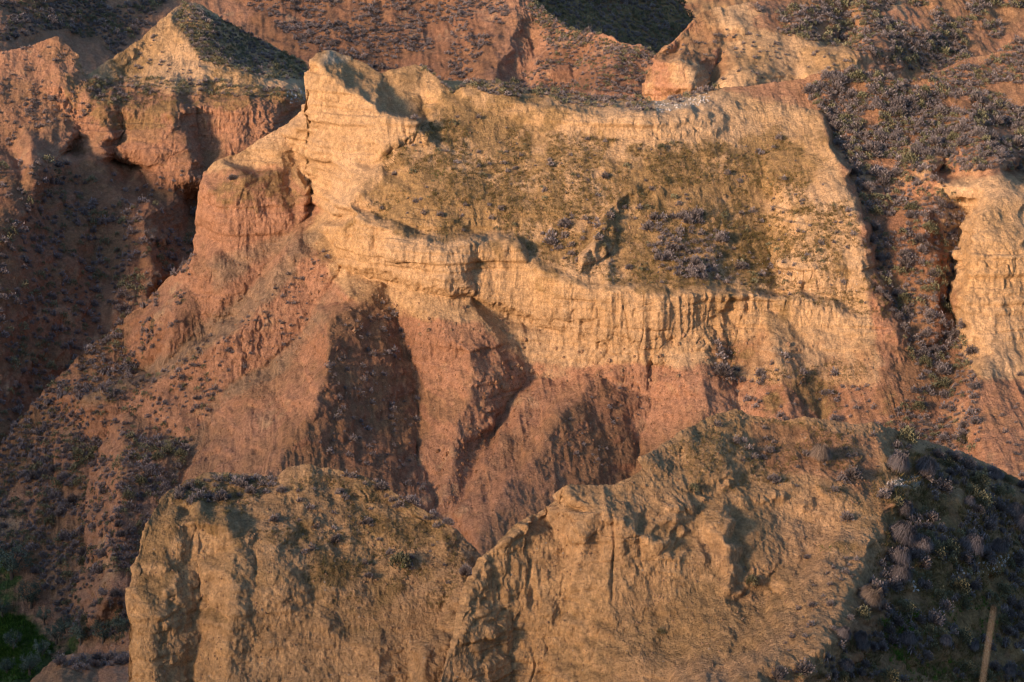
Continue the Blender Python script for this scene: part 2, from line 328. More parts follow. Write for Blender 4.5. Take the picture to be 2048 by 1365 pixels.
# grassy slope between plateau rim and lower rim
C += [[(930,182,185.8),(1060,208,184.6),(1150,226,183.2),(1230,232,182.6),(1290,232,182.4),(1400,226,184.2),(1450,212,186),(1520,205,187),(1580,212,187),(1640,232,185.5)],
      [(928,206,185),(1060,250,183.6),(1150,264,182.2),(1230,275,181.8),(1290,284,181.4),(1400,278,182.6),(1450,262,184),(1520,250,185),(1590,262,184.6),(1645,285,182)],
      chain((1060,250,183.6),(1050,330,38),(1040,410,37),(1034,486,37)), chain((905,206,184.8),(880,300,37),(860,390,35),(850,482,33)),
      chain((1290,284,181.4),(1300,350,44),(1320,430,44),(1350,500,38),(1340,584,33)), chain((1400,278,182.6),(1400,360,42),(1440,470,42),(1462,560,42),(1470,580,34)),
      chain((1150,264,182.2),(1180,360,41),(1205,420,38),(1160,505,50),(1160,560,32)), [(1230,440,175.6),(1220,500,173.8),(1220,572,169.8)],
      [(1210,424,175),(1185,470,173),(1165,512,171.6)],
      chain((1500,255,184.6),(1520,330,44),(1535,440,44),(1540,520,42),(1545,585,44)),
      [(1640,222,186.8),(1668,290,181.2),(1692,340,178.4),(1705,420,174.6),(1718,470,172.6),(1735,560,170.6),(1745,630,169.2)],
      [(1600,425,175.6),(1650,418,175),(1705,425,174.4)], [(1605,540,171.6),(1660,550,171),(1725,545,170.8)],
      [(1662,240,187),(1690,320,181.6),(1715,400,177.8),(1745,480,175),(1775,560,173),(1805,640,170.8),(1840,720,168),(1890,800,164.2),(1935,880,160),(1950,960,156.6)],
      chain((1740,150,190.4),(1760,230,38),(1790,320,37),(1810,400,36)), chain((1850,184,190),(1870,260,37),(1880,345,36)), chain((2048,214,190),(2048,280,36),(2040,340,36)),
      [(2170,232,189),(2170,350,182),(2170,600,171),(2170,760,164),(2170,1080,150)]]
# the tower and red slope on the right
C += [[(1868,348,179.2),(1900,362,178),(1945,370,177),(1985,352,177),(2048,372,176.6)], [(1880,382,178.6),(1925,392,177.2),(1955,405,176.2)],
      [(1975,385,175.6),(1962,425,172.6),(1948,500,170.6),(1926,600,168.8),(1946,652,168)],
      [(2010,400,174),(2010,500,170.2),(2000,600,168.4),(1990,655,167.6)],[(2048,400,174.2),(2048,500,170.6),(2060,600,169),(2060,690,167.8)],
      [(1938,425,179),(1912,500,177),(1892,600,174.6),(1908,655,171.8),(1928,720,168)],
      [(1850,430,176.2),(1870,540,173.4),(1880,640,170.6)], [(1990,700,166.6),(1960,760,163.6),(1945,830,161)],
      [(2048,725,166.4),(2000,790,162.8),(1975,870,158.4),(1985,1020,151)], [(2060,870,158),(2060,960,153)]]
C += [[(300,1465,140),(420,1345,143),(760,1340,140.5),(940,1340,141.5),(1100,1275,147),(1400,1195,149.5),(1500,1190,150),(1780,1190,148),(2000,1195,144),(2170,1210,143)]]
mesa = Patch("mesa", C_TOP, C_BOT, C, step=1.6, sig=2.8, warp=9, skirt=(30, 0.25, 0.012), seed=1, bed=1.3, fine=0.6)

# butte in front on the left
B_TOP = [(252,1440,75.8),(258,1365,76.4),(262,1200,77.4),(274,1130,78.2),(298,1042,79.6),(318,1010,80.6),(338,985,81.6),(370,965,82.5),(430,950,83.2),(500,950,83),(550,958,82.8),(575,937,82.7),(620,928,82.9),(680,938,83.1),(720,950,83.1),(765,972,82.9),
  (830,1010,82.4),(880,1038,82),(910,1060,81.7),(935,1085,81.5),(960,1112,81.3),(1020,1160,81.5),(1100,1250,80.5)]
B_BOT = [(252,1452),(1100,1470)]
Bl = [[(318,1030,79.8),(345,1036,79.3),(400,1036,79.2),(450,1045,79.1),(482,1072,79.3),(500,1060,79.6),(545,1050,80)],
  [(285,1200,76.9),(290,1300,76),(290,1460,75)], [(335,1100,78.5),(325,1200,77),(318,1300,76),(315,1460,74.9)],
  [(398,1060,79.3),(402,1130,78.8),(398,1200,78.1),(388,1300,77.1),(382,1460,76)],
  [(482,1085,78.9),(468,1150,77.6),(458,1250,76.8),(450,1460,75.3)], [(510,1100,79),(510,1200,77.6),(515,1300,76.9),(515,1460,75.6)],
  [(520,1070,79.6),(545,1120,78.7),(554,1180,77.9),(562,1300,77),(556,1460,75.8)],
  [(445,1000,81.2),(440,1038,79.4)], [(565,990,81.7),(545,1046,80.2)], [(355,1005,80.8),(350,1032,79.5)],
  chain((620,930,82.7),(610,1000,36),(600,1060,36),(605,1130,38),(612,1250,48),(615,1460,58)),
  chain((720,952,82.9),(710,1040,36),(690,1140,36),(690,1200,42),(690,1290,50),(690,1460,58)),
  [(755,1120,80.1),(752,1230,78.3),(752,1300,77.1),(758,1460,75.2)], chain((830,1012,82.2),(820,1090,36),(805,1180,38),(820,1290,46),(830,1460,54)),
  chain((905,1058,81.5),(895,1120,38),(885,1200,40)), [(870,1262,78.3),(850,1285,77),(846,1310,76.4),(850,1460,74.2)], [(925,1130,80.2),(930,1200,78.8),(915,1260,77.7),(890,1360,76),(870,1460,74.8)],
  [(650,1060,80.7),(652,1140,79.2),(650,1250,77.5)]]
butte = Patch("butte", B_TOP, B_BOT, Bl, step=1.6, sig=4.5, warp=11, skirt=(22, 0.30, 0.02), amp=0.72, seed=2, low=0.2, fine=1.0)

# bluff in front on the right
A_TOP = [(855,1440,72.8),(872,1400,73.2),(892,1330,74),(915,1272,74.6),(925,1220,75.2),(946,1150,76),(966,1114,76.5),(1000,1085,76.8),(1040,1052,77.8),(1090,1020,78.6),(1122,1002,78.9),(1128,974,78),(1165,970,78.3),(1205,972,78.4),(1258,956,78.8),
  (1284,938,79.2),(1290,912,79.7),(1330,890,80.8),(1370,860,81.6),(1420,835,82.8),(1470,820,83.4),(1520,831,83.5),(1570,840,83.5),(1610,831,83.6),(1680,844,83.8),(1750,850,84.3),(1790,862,85.2),(1850,884,86),(1920,906,87.2),(2000,942,88.2),(2048,966,88.6),(2170,1020,89.5)]
A_BOT = [(855,1455),(2170,1470)]
Al = [[(1130,986,77.7),(1200,1014,77.2),(1260,1037,77.1),(1300,1062,77.2),(1350,1088,77.4),(1395,1060,78),(1428,1010,78.8)],
  [(1128,1002,78.3),(1198,1030,76.9),(1260,1055,76.9),(1300,1080,77),(1345,1105,77.2)],
  [(1262,962,78.6),(1275,1010,77.8)], [(1332,894,80.6),(1345,950,79.3),(1350,1010,78.3)], [(1420,838,82.6),(1420,900,80.8),(1420,960,79.6)],
  chain((1040,1054,77.6),(1040,1150,66),(1020,1250,66),(1000,1460,64)), chain((1130,1005,77.8),(1130,1100,70),(1120,1200,66),(1110,1300,62),(1080,1460,58)), [(960,1180,76),(950,1280,74.9),(930,1460,73.2)],
  [(1220,1050,77.1),(1225,1120,76.5),(1228,1200,75.8),(1225,1270,74.9),(1200,1460,72.4)],
  [(1278,1075,77.1),(1288,1160,76.4),(1302,1240,75.6),(1325,1290,74.6),(1340,1360,73),(1330,1460,70.8)],
  [(1345,1108,77),(1355,1180,76.3),(1375,1250,75.3),(1400,1310,73.8)],
  [(1412,1012,78.7),(1420,1035,78.2),(1424,1100,77.5),(1424,1200,76.2),(1410,1280,74.4)],
  [(1440,1004,79),(1444,1030,77.9),(1450,1080,77.2),(1455,1200,76.1),(1450,1260,74.8)],
  [(1466,1010,79.3),(1474,1060,78.5),(1482,1120,77.7),(1486,1190,76.6)],
  [(1490,985,79.8),(1560,968,80.6),(1620,978,80.7),(1682,1002,80.2),(1690,1040,79.6)],
  [(1510,1030,79.1),(1560,1020,79.8),(1620,1040,79.8),(1650,1060,79.4)],
  [(1500,1120,77.6),(1560,1120,78.1),(1610,1110,78.3)], [(1490,1192,76.7),(1540,1168,77.4),(1600,1132,78),(1660,1085,78.6)],
  chain((1520,833,83.3),(1530,900,34),(1540,955,34)), chain((1610,833,83.4),(1630,920,34),(1640,975,34)),
  # ridge that parts the lit side from the shaded flank
  [(1790,866,85),(1785,950,82.2),(1768,1030,79.9),(1735,1110,77.4),(1695,1190,74.8),(1668,1250,73),(1610,1305,71.2),(1520,1345,70),(1420,1395,68.8),(1340,1455,67.6)],
  [(1690,1050,79.3),(1655,1095,77.6),(1620,1160,75.8),(1580,1230,74.2),(1520,1300,72.4),(1450,1350,71.2)],
  [(1545,1190,76.8),(1500,1250,75),(1440,1320,73)], [(1640,1190,75),(1620,1250,73),(1560,1310,71)],
  [(2048,966,88.6),(2048,1100,85),(2048,1250,82),(2048,1460,77.8)], [(1920,908,87),(1905,1000,83.6),(1900,1150,79.8),(1885,1300,76.4),(1860,1460,72.8)],
  [(1820,1000,82.2),(1800,1100,79.2),(1770,1220,76.2),(1745,1330,73.6),(1700,1460,70.4)], [(2170,1020,89.5),(2170,1250,84),(2170,1460,79)], [(1500,1460,67.4),(1600,1400,70)]]
bluff = Patch("bluff", A_TOP, A_BOT, Al, step=1.6, sig=4.5, warp=10, skirt=(24, 0.30, 0.02), amp=0.72, seed=3, low=0.2, fine=1.0)

# ridge behind on the left
def eplane(px, py, off=0.0):
    r = ray(px, py); t = -r[2] / r[1]; a = r[0] / r[1]
    return (145.68 + off) / (t - 0.5 * a + 0.42)
def ep(*q): return [(x, y, eplane(x, y, o)) for x, y, o in q]
E_TOP = [(-110,150,232),(0,110,233),(60,95,234),(95,80,234.5),(116,72,235),(150,108,234),(172,148,233),(200,135,235),(230,118,237),(300,62,241),(326,40,243),(345,26,244),(364,10,247),(392,7,248),(420,20,248.5),(445,42,249),(520,80,251),(600,120,252.5),(622,166,250),(690,190,249),(830,225,246)]
E_BOT = [(-110,1080),(0,990),(230,740),(330,660),(440,560),(500,420),(640,290),(830,290)]
El = [[(340,36,242.4),(374,80,238.6),(402,122,236.4),(470,142,236),(560,166,236),(620,186,236.4),(830,240,234)],
  chain((300,64,240.6),(290,110,46),(260,150,36),(250,176,18)), chain((345,60,240.4),(340,110,42),(345,150,30),(345,165,16)), [(394,12,246.6),(425,60,243),(450,118,238.4)], [(445,44,249.4),(480,100,246.4),(500,140,240)], [(530,90,249.6),(560,130,246),(575,160,239)],
  [(150,166,229.4),(185,186,228.4),(260,178,231),(345,170,232.4),(400,166,233),(480,172,233.6),(560,182,234.4)],
  [(140,176,228.2),(200,202,226.8),(240,205,228),(300,212,227.8),(345,220,226.4),(385,212,228.4),(440,205,229.4),(500,196,230),(570,196,232)],
  chain((116,76,234.6),(110,120,42),(80,170,34),(50,250,36),(20,300,38)), chain((0,112,232.6),(-10,200,32),(-30,300,34)),
  chain((150,170,229),(145,240,60),(132,312,68)), chain((200,206,226.6),(205,260,64),(210,312,66)), [(238,206,228.2),(240,260,227.6),(244,312,225.4)],
  [(300,214,227.6),(292,250,226.6),(285,300,224.4)],
  chain((346,226,226),(330,280,58),(310,330,62),(300,380,60)), [(390,216,229),(402,270,228.4),(412,320,226.8),(408,360,223.6)], [(366,240,226.6),(380,300,224.2),(392,350,222.2)],
  chain((500,200,229.8),(480,250,56),(452,305,60)), [(440,210,229.2),(436,260,228.6),(430,310,227.4)], chain((560,196,231.8),(540,250,46),(520,330,46)),
  ep((120,318,0.6),(200,320,1.2),(244,318,3.5),(285,330,2)), ep((300,392,0.8),(330,396,0.4),(340,378,0.2)), ep((250,405,0),(300,404,-1.2),(340,404,-.6)),
  ep((60,330,-1.5),(50,400,-2),(40,460,-2.2),(20,540,-2),(0,620,-1.5),(-60,720,-1)), ep((160,400,1.6),(200,500,1.8),(180,640,1.5),(120,760,1.5),(60,870,1)),
  ep((290,440,-1.2),(310,550,-1.5),(290,640,-1)), ep((400,400,2.5),(385,480,2),(350,540,2),(300,600,1)), ep((100,420,0.6),(110,560,0.4),(80,680,0.4),(20,800,0.2)),
  ep((230,740,0),(330,660,0),(440,560,0)), ep((-110,500,-2.5),(-110,800,-1.5),(-110,1080,0)), [(-110,150,232),(-110,300,224)], ep((0,990,0),(110,880,0))]
ridge = Patch("ridge", E_TOP, E_BOT, El, step=1.9, sig=4.5, warp=9, skirt=(40, 0.35, 0.01), amp=1.15, seed=4, fine=1.3)

# far slopes along the top of the picture
F_TOP = [(-110,-70,305),(100,-75,310),(300,-75,330),(600,-75,334),(900,-75,332),(1030,-70,330),(1060,0,322),(1085,30,317),(1110,50,313),(1160,66,306),(1200,80,301),(1225,72,298),(1260,86,294),(1310,107,290),(1420,150,286)]
F_BOT = [(-110,220),(200,220),(650,280),(1420,280)]
Fl = [chain((0,-70,307),(0,0,30),(20,110,24),(20,210,20)), chain((200,-75,320),(180,0,34),(150,90,24),(170,200,20)), chain((330,-75,331),(330,0,30),(400,100,26),(450,200,22)), chain((550,-75,333),(560,60,24),(600,140,22),(650,270,22)),
  chain((800,-75,333),(790,40,26),(800,130,24),(800,270,24)), [(930,-75,332),(920,40,317),(905,120,306),(900,190,296),(900,280,284)], [(1040,40,314),(1010,92,305.5),(988,140,299),(975,280,276)],
  [(1050,60,314),(1060,110,308),(1040,190,295),(1030,280,280)], [(1110,90,306),(1085,140,297.5),(1065,190,289.5),(1060,280,273)], [(1180,100,302),(1150,150,296),(1130,280,277)], [(1240,100,292),(1200,140,284),(1180,280,262)], [(1330,150,284),(1300,280,262)], [(1420,150,286),(1420,280,262)]]
far_slope = Patch("hillside", F_TOP, F_BOT, Fl, step=2.2, sig=5, warp=8, skirt=(60, 0.35, 0.006), amp=2.0, seed=5, low=0.55)
H_TOP = [(1000,-70,395),(1300,-60,434),(1345,-10,440),(1384,36,440),(1440,95,440),(1500,110,444)]
dark_slope = Patch("hillside", H_TOP, [(1000,240),(1500,240)], [[(1100,0,405),(1150,60,396),(1200,140,384)], [(1240,0,424),(1300,60,418),(1350,140,408)],[(1000,-70,395),(1000,240,352)],[(1500,110,444),(1500,240,420)]], step=2.5, sig=5, warp=6, skirt=(60, 0.4, 0.004), amp=1.8, seed=6)
K_TOP = [(1240,-75,560),(1400,-70,560),(1600,-70,556)]
back_slope = Patch("hillside", K_TOP, [(1240,140),(1600,140)], [[(1240,-75,560),(1240,140,500)],[(1400,20,530),(1400,140,500)],[(1600,-70,556),(1600,140,500)]], step=3, sig=5, warp=6, skirt=(60, 0.4, 0.004), amp=2.0, seed=7)
G_TOP = [(1285,170,260),(1308,128,262),(1314,108,262.6),(1340,86,264),(1370,56,266),(1400,27,268),(1432,17,269),(1480,12,270),(1560,4,273),(1700,-22,280),(1900,-50,288),(2170,-80,296)]
Gl = [chain((1400,30,267.6),(1375,80,48),(1340,118,46)), [(1312,116,261),(1345,122,256.6),(1385,140,256)], [(1308,176,259.4),(1345,180,255.4),(1390,178,254)], [(1345,122,256.6),(1350,150,256.4),(1348,180,255.2)],
  chain((1480,55,266),(1450,95,46),(1425,140,44),(1412,210,38)), [(1440,60,266.4),(1410,110,261),(1395,150,257.4)], [(1560,60,267),(1520,100,262.4),(1490,150,256),(1480,210,248)],
  chain((1630,90,264),(1600,130,46),(1590,210,40)), [(1670,96,264),(1660,140,259),(1650,210,251)], chain((1730,100,263.6),(1750,150,48),(1750,230,36)), chain((1700,-20,279.6),(1690,40,32),(1670,92,34)), chain((1900,-48,288),(1900,60,30),(1880,150,30),(1880,250,30)), chain((2100,-75,295),(2100,60,29),(2100,250,28))]
right_hill = Patch("hill", G_TOP, [(1285,255),(2170,270)], Gl, step=2.0, sig=4.5, warp=8, skirt=(60, 0.35, 0.006), amp=1.4, seed=8, low=0.45)
J_TOP = [(1740,190,214),(1800,168,216),(1850,151,217),(1900,131,219),(1950,115,220.5),(2000,106,221),(2048,100,221.5),(2170,90,222)]
Jl = [chain((1900,133,218.8),(1900,180,32),(1900,270,28)), chain((2020,106,221),(2000,160,34),(2000,270,30)), chain((2170,92,222),(2170,270,30)), chain((1780,180,215),(1780,260,28))]
knoll = Patch("knoll", J_TOP, [(1740,262),(2170,275)], Jl, step=2.0, sig=5, warp=8, skirt=(30, 0.3, 0.01), amp=1.0, seed=9)
M_TOP = [(10,1440,110),(55,1366,113),(80,1345,114),(100,1328,114.6),(132,1312,115.4),(200,1309,116),(250,1305,116.4),(300,1290,117),(360,1290,117)]
mound = Patch("mound", M_TOP, [(10,1452),(360,1465)], [[(120,1345,112.6),(110,1380,110.4),(90,1460,107)], [(160,1330,114),(200,1350,113),(210,1400,110.6),(210,1460,107.6)], [(250,1330,114),(260,1390,110),(260,1460,106.6)], [(360,1320,115),(360,1460,107)]], step=1.8, sig=4.5, warp=8, skirt=(20, 0.25, 0.02), amp=0.7, seed=10)

# ------------------------------------------------------------------ colours of the earth (its own colour, plus shade painted into the dark spur faces)
TAN = np.array([0.505, 0.343, 0.198]); RED = np.array([0.385, 0.21, 0.127]); MOSS = np.array([0.225, 0.15, 0.068]); PALE = np.array([0.52, 0.44, 0.32])
RUST = np.array([0.245, 0.125, 0.072]); GREEN = np.array([0.036, 0.085, 0.022]); SILT = np.array([0.27, 0.195, 0.125]); OCHRE = np.array([0.50, 0.32, 0.16])  # RUST: red-brown earth, also used to paint shade on the spurs
def colour(pt, red=None, moss=None, pale=None, rust_shade=None, green=None, silt=None, auto_moss=0.6, base=TAN):
    P = pt.P; k = pt.k0; nr, nc = P.shape[:2]
    PX = np.concatenate([np.repeat(pt.PX[:1], k, 0), pt.PX, np.repeat(pt.PX[-1:], nr - k - pt.nrow, 0)]); PY = np.concatenate([np.repeat(pt.PY[:1], k, 0), pt.PY, np.repeat(pt.PY[-1:], nr - k - pt.nrow, 0)])
    PX = np.pad(PX, ((0, 0), (pt.lc, pt.rc)), mode='edge'); PY = np.pad(PY, ((0, 0), (pt.lc, pt.rc)), mode='edge')
    n1 = fbm(P, 5.0, 4, seed=40); n2 = fbm(P, 1.2, 4, gain=0.65, seed=41); n3 = fbm(P, 0.4, 3, gain=0.7, seed=45)
    lay = np.stack([P[..., 0] * 0.05, P[..., 1] * 0.05, P[..., 2] + 0.3 * fbm(P, 9.0, 1, seed=2)], -1); s = fbm(lay, 1.1, 3, seed=42)
    c = np.broadcast_to(base, P.shape).copy()
    def mixin(col, w): 
        w = np.clip(w, 0, 1)[..., None]; return c * (1 - w) + col * w
    c = mixin(OCHRE, 0.5 + 1.2 * n1) * (1 + 0.16 * s + 0.12 * n2)[..., None]
    def M(polys, soft=14, rag=0.5):
        m = bil(mask_of(polys, soft), PX, PY); return np.clip((m - 0.5 + rag * (0.8 * n1 + 0.6 * n2)) * 2.2 + 0.5, 0, 1) * (m > 0.02)
    if red: c = mixin(RED * (1 + 0.18 * s + 0.15 * n2)[..., None], M(red, 9, 0.85))
    if rust_shade: c = mixin(RUST * (1 + 0.2 * n2)[..., None], 0.7 * M(rust_shade, 22, 0.8))  # browner soil, and painted shade on the dark spur faces
    gentle = np.clip((0.55 - pt.steep) / 0.35, 0, 1)
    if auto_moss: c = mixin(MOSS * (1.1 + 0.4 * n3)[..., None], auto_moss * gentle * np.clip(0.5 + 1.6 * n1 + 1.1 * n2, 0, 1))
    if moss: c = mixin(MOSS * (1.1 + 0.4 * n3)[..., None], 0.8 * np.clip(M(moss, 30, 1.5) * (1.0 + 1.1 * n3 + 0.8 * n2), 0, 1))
    if pale: c = mixin(PALE * (1 + 0.2 * n3)[..., None], 0.8 * M(pale, 8, 0.7))
    if silt: c = mixin(SILT * (1 + 0.2 * n3)[..., None], 0.7 * M(silt, 10, 0.6))
    if green: c = mixin(GREEN * (1 + 0.4 * n3)[..., None], 0.9 * M(green, 26, 1.3))
    return np.clip(c * (1 + 0.14 * n3)[..., None], 0.012, 0.8)
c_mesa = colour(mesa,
  red=[(1, [(-120,400),(560,330),(640,420),(600,470),(700,600),(800,640),(960,640),(1050,720),(1180,730),(1420,730),(1500,760),(1700,770),(1900,760),(2200,760),(2200,1480),(-120,1480)]), (0.85,[(1400,180),(1640,225),(1700,400),(1860,380),(1960,360),(2200,360),(2200,100),(1640,100)]), (1,[(1700,380),(1880,380),(1900,620),(1940,760),(1760,760)])],
  moss=[(0.85, [(840,250),(930,215),(1060,260),(1290,285),(1420,290),(1560,270),(1640,330),(1680,420),(1600,430),(1500,470),(1480,575),(1330,575),(1200,560),(1080,520),(1020,470),(900,478),(800,452),(735,425),(770,320)]),
        (1.0, [(702,414),(800,398),(930,430),(1035,462),(1035,484),(960,478),(900,486),(850,478),(790,457),(745,440)]), (0.75, [(1490,440),(1600,400),(1720,480),(1740,640),(1640,600),(1480,575)]), (0.7, [(1480,590),(1720,500),(1780,640),(1620,580)]), (0.8,[(430,372),(560,340),(620,350),(540,372),(430,384)]), (0.6,[(1480,750),(1700,720),(1760,790),(1560,830)]), (0.7,[(930,165),(1240,205),(1300,225),(1000,190)])],
  pale=[(1, [(1300,205),(1420,190),(1420,222),(1310,228)]), (0.6,[(610,150),(660,105),(700,130),(640,130)])],
  rust_shade=[(0.65, [(1660,140),(1860,182),(2200,230),(2200,350),(1870,350),(1720,350)]), (1, [(665,640),(770,590),(815,690),(835,760),(840,900),(860,1000),(880,1100),(600,1100),(570,910),(640,800)]), (0.9,[(1200,745),(1290,760),(1290,900),(1230,1000),(1150,1000),(1110,860)]), (0.9,[(1700,380),(1900,420),(1900,600),(1960,900),(1760,1000),(1820,700)]), (0.6,[(1440,660),(1800,690),(1800,860),(1480,820),(1400,720)]), (0.6,[(300,560),(420,640),(200,900),(60,1250),(-60,1300),(-60,900)])],  # the two spur polygons paint extra shade onto their shaded right faces
  green=[(1, [(-120,1215),(40,1218),(120,1290),(100,1325),(40,1400),(-120,1480)]), (0.55, [(0,1130),(60,1180),(20,1200),(-60,1190)])], silt=[(1,[(690,425),(640,470),(548,600),(425,690),(320,765),(170,815),(120,830),(180,790),(310,725),(430,640),(520,556),(600,478)]),(1,[(690,535),(650,630),(575,735),(455,800),(380,905),(330,1010),(300,1010),(370,890),(450,775),(525,735),(600,665)]),(.8,[(430,590),(560,500),(620,470),(540,470),(420,520)])], auto_moss=0.35)
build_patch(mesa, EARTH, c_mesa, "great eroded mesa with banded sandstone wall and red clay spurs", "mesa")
build_patch(butte, EARTH, colour(butte, moss=[(0.55, [(480,1060),(600,1000),(900,1060),(900,1200),(640,1240),(560,1100)]), (0.9,[(370,968),(560,958),(540,1000),(440,1020)]), (0.8,[(770,975),(900,1060),(780,1030)])], auto_moss=0.7, base=np.array([0.43,0.28,0.155])), "pale sandstone butte with fluted cliff standing in front of the mesa", "butte")
build_patch(bluff, EARTH, colour(bluff, pale=[(0.8,[(1790,955),(1850,955),(1840,975),(1770,970)])],
  red=[(0.75,[(1500,840),(1780,870),(1740,1000),(1640,960),(1520,940)])], rust_shade=[(0.62,[(1790,870),(2200,1000),(2200,1480),(1380,1480),(1640,1320),(1740,1130)])],
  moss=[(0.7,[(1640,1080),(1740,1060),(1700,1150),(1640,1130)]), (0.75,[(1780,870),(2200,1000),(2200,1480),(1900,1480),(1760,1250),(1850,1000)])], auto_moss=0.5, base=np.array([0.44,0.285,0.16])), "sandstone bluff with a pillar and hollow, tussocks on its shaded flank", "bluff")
build_patch(ridge, EARTH, colour(ridge, red=[(1, [(-120,0),(140,60),(160,150),(350,180),(620,200),(840,200),(840,1100),(-120,1100)])], rust_shade=[(0.9,[(-120,330),(250,320),(440,380),(420,560),(200,760),(-120,1100)])],
  moss=[(0.7,[(160,155),(400,160),(560,178),(400,200),(200,198)]), (0.8,[(400,60),(600,130),(620,180),(470,140),(380,70)]), (0.6,[(180,205),(330,205),(300,215)])], auto_moss=0.4), "orange ridge with ribbed cliffs and a pointed peak, behind the valley", "ridge")
build_patch(far_slope, EARTH, colour(far_slope, red=[(1, [(-120,-140),(1420,-140),(1420,300),(-120,300)])], rust_shade=[(0.9,[(450,-40),(900,-40),(1000,60),(960,220),(600,220)]),(.7,[(1080,60),(1300,110),(1300,220),(1050,200)])], auto_moss=0.2), "far orange hillside dotted with grey shrubs", "hillside")
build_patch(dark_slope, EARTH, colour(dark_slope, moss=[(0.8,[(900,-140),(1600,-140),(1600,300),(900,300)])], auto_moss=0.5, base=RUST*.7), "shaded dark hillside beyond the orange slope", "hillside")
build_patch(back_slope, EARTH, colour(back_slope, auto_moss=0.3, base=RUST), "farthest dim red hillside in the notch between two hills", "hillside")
build_patch(right_hill, EARTH, colour(right_hill, red=[(0.45, [(1280,-40),(1480,-40),(1480,200),(1280,200)]), (0.9, [(1480,-40),(2200,-140),(2200,280),(1800,280),(1700,90),(1500,60)])], auto_moss=0.5), "broad shrubby hill with a pale cliffed nose, behind the mesa", "hill")
build_patch(knoll, EARTH, colour(knoll, red=[(0.9, [(1700,60),(2200,60),(2200,300),(1700,300)])], auto_moss=0.4), "low shrubby knoll between the mesa and the broad hill", "knoll")
build_patch(mound, EARTH, colour(mound, red=[(0.9, [(-100,1200),(400,1200),(400,1480),(-100,1480)])], auto_moss=0.5), "low red mound at the foot of the fluted butte", "mound")
# unseen ridge toward the sun, added to shade the valley and foreground
def shade_ridge():
    U = np.array([to_sun.x, to_sun.y]); U = U / np.linalg.norm(U); Vv = np.array([-U[1], U[0]])
    if Vv[0] < 0: Vv = -Vv
    vs = np.arange(-420, 181, 6.0); us = np.arange(-70, 91, 6.0)
    uu, vv = np.meshgrid(us, vs)
    h = np.interp(vv, [-420, -250, -232, -214, -198, -154, -135, -60, 60, 180], [48, 43, 35, 23, 18, 15.5, 8.5, 18.5, 19, 18])  # crest heights shaped to place the shade on each landform
    q = np.stack([uu, vv, 0 * uu], -1)
    z = h + 3.0 * fbm(np.stack([0 * uu, vv, 0 * uu], -1), 22, 3, seed=61) - np.abs(uu) * 0.75 + np.where(np.abs(uu) > 5, 3 * fbm(q, 25, 4, seed=60), 0)
    xy = U[None, None, :] * (150 + uu)[..., None] + Vv[None, None, :] * vv[..., None]
    P = np.concatenate([xy, z[..., None]], -1); nr, nc = z.shape
    me = bpy.data.meshes.new("ridge"); idx = np.arange(nr * nc).reshape(nr, nc)
    fill_mesh(me, P.reshape(-1, 3), np.stack([idx[:-1, :-1], idx[:-1, 1:], idx[1:, 1:], idx[1:, :-1]], -1).reshape(-1), 4)
    at = me.attributes.new('tone', 'FLOAT_COLOR', 'POINT'); at.data.foreach_set('color', np.tile(np.array([0.3, 0.18, 0.1, 1], np.float32), nr * nc))
    me.materials.append(EARTH); o = bpy.data.objects.new("ridge", me); SC.collection.objects.link(o)
    o['kind'] = 'structure'; o['label'] = "unseen earth ridge added toward the sun to shade the valley"; o['category'] = "ridge"
shade_ridge()
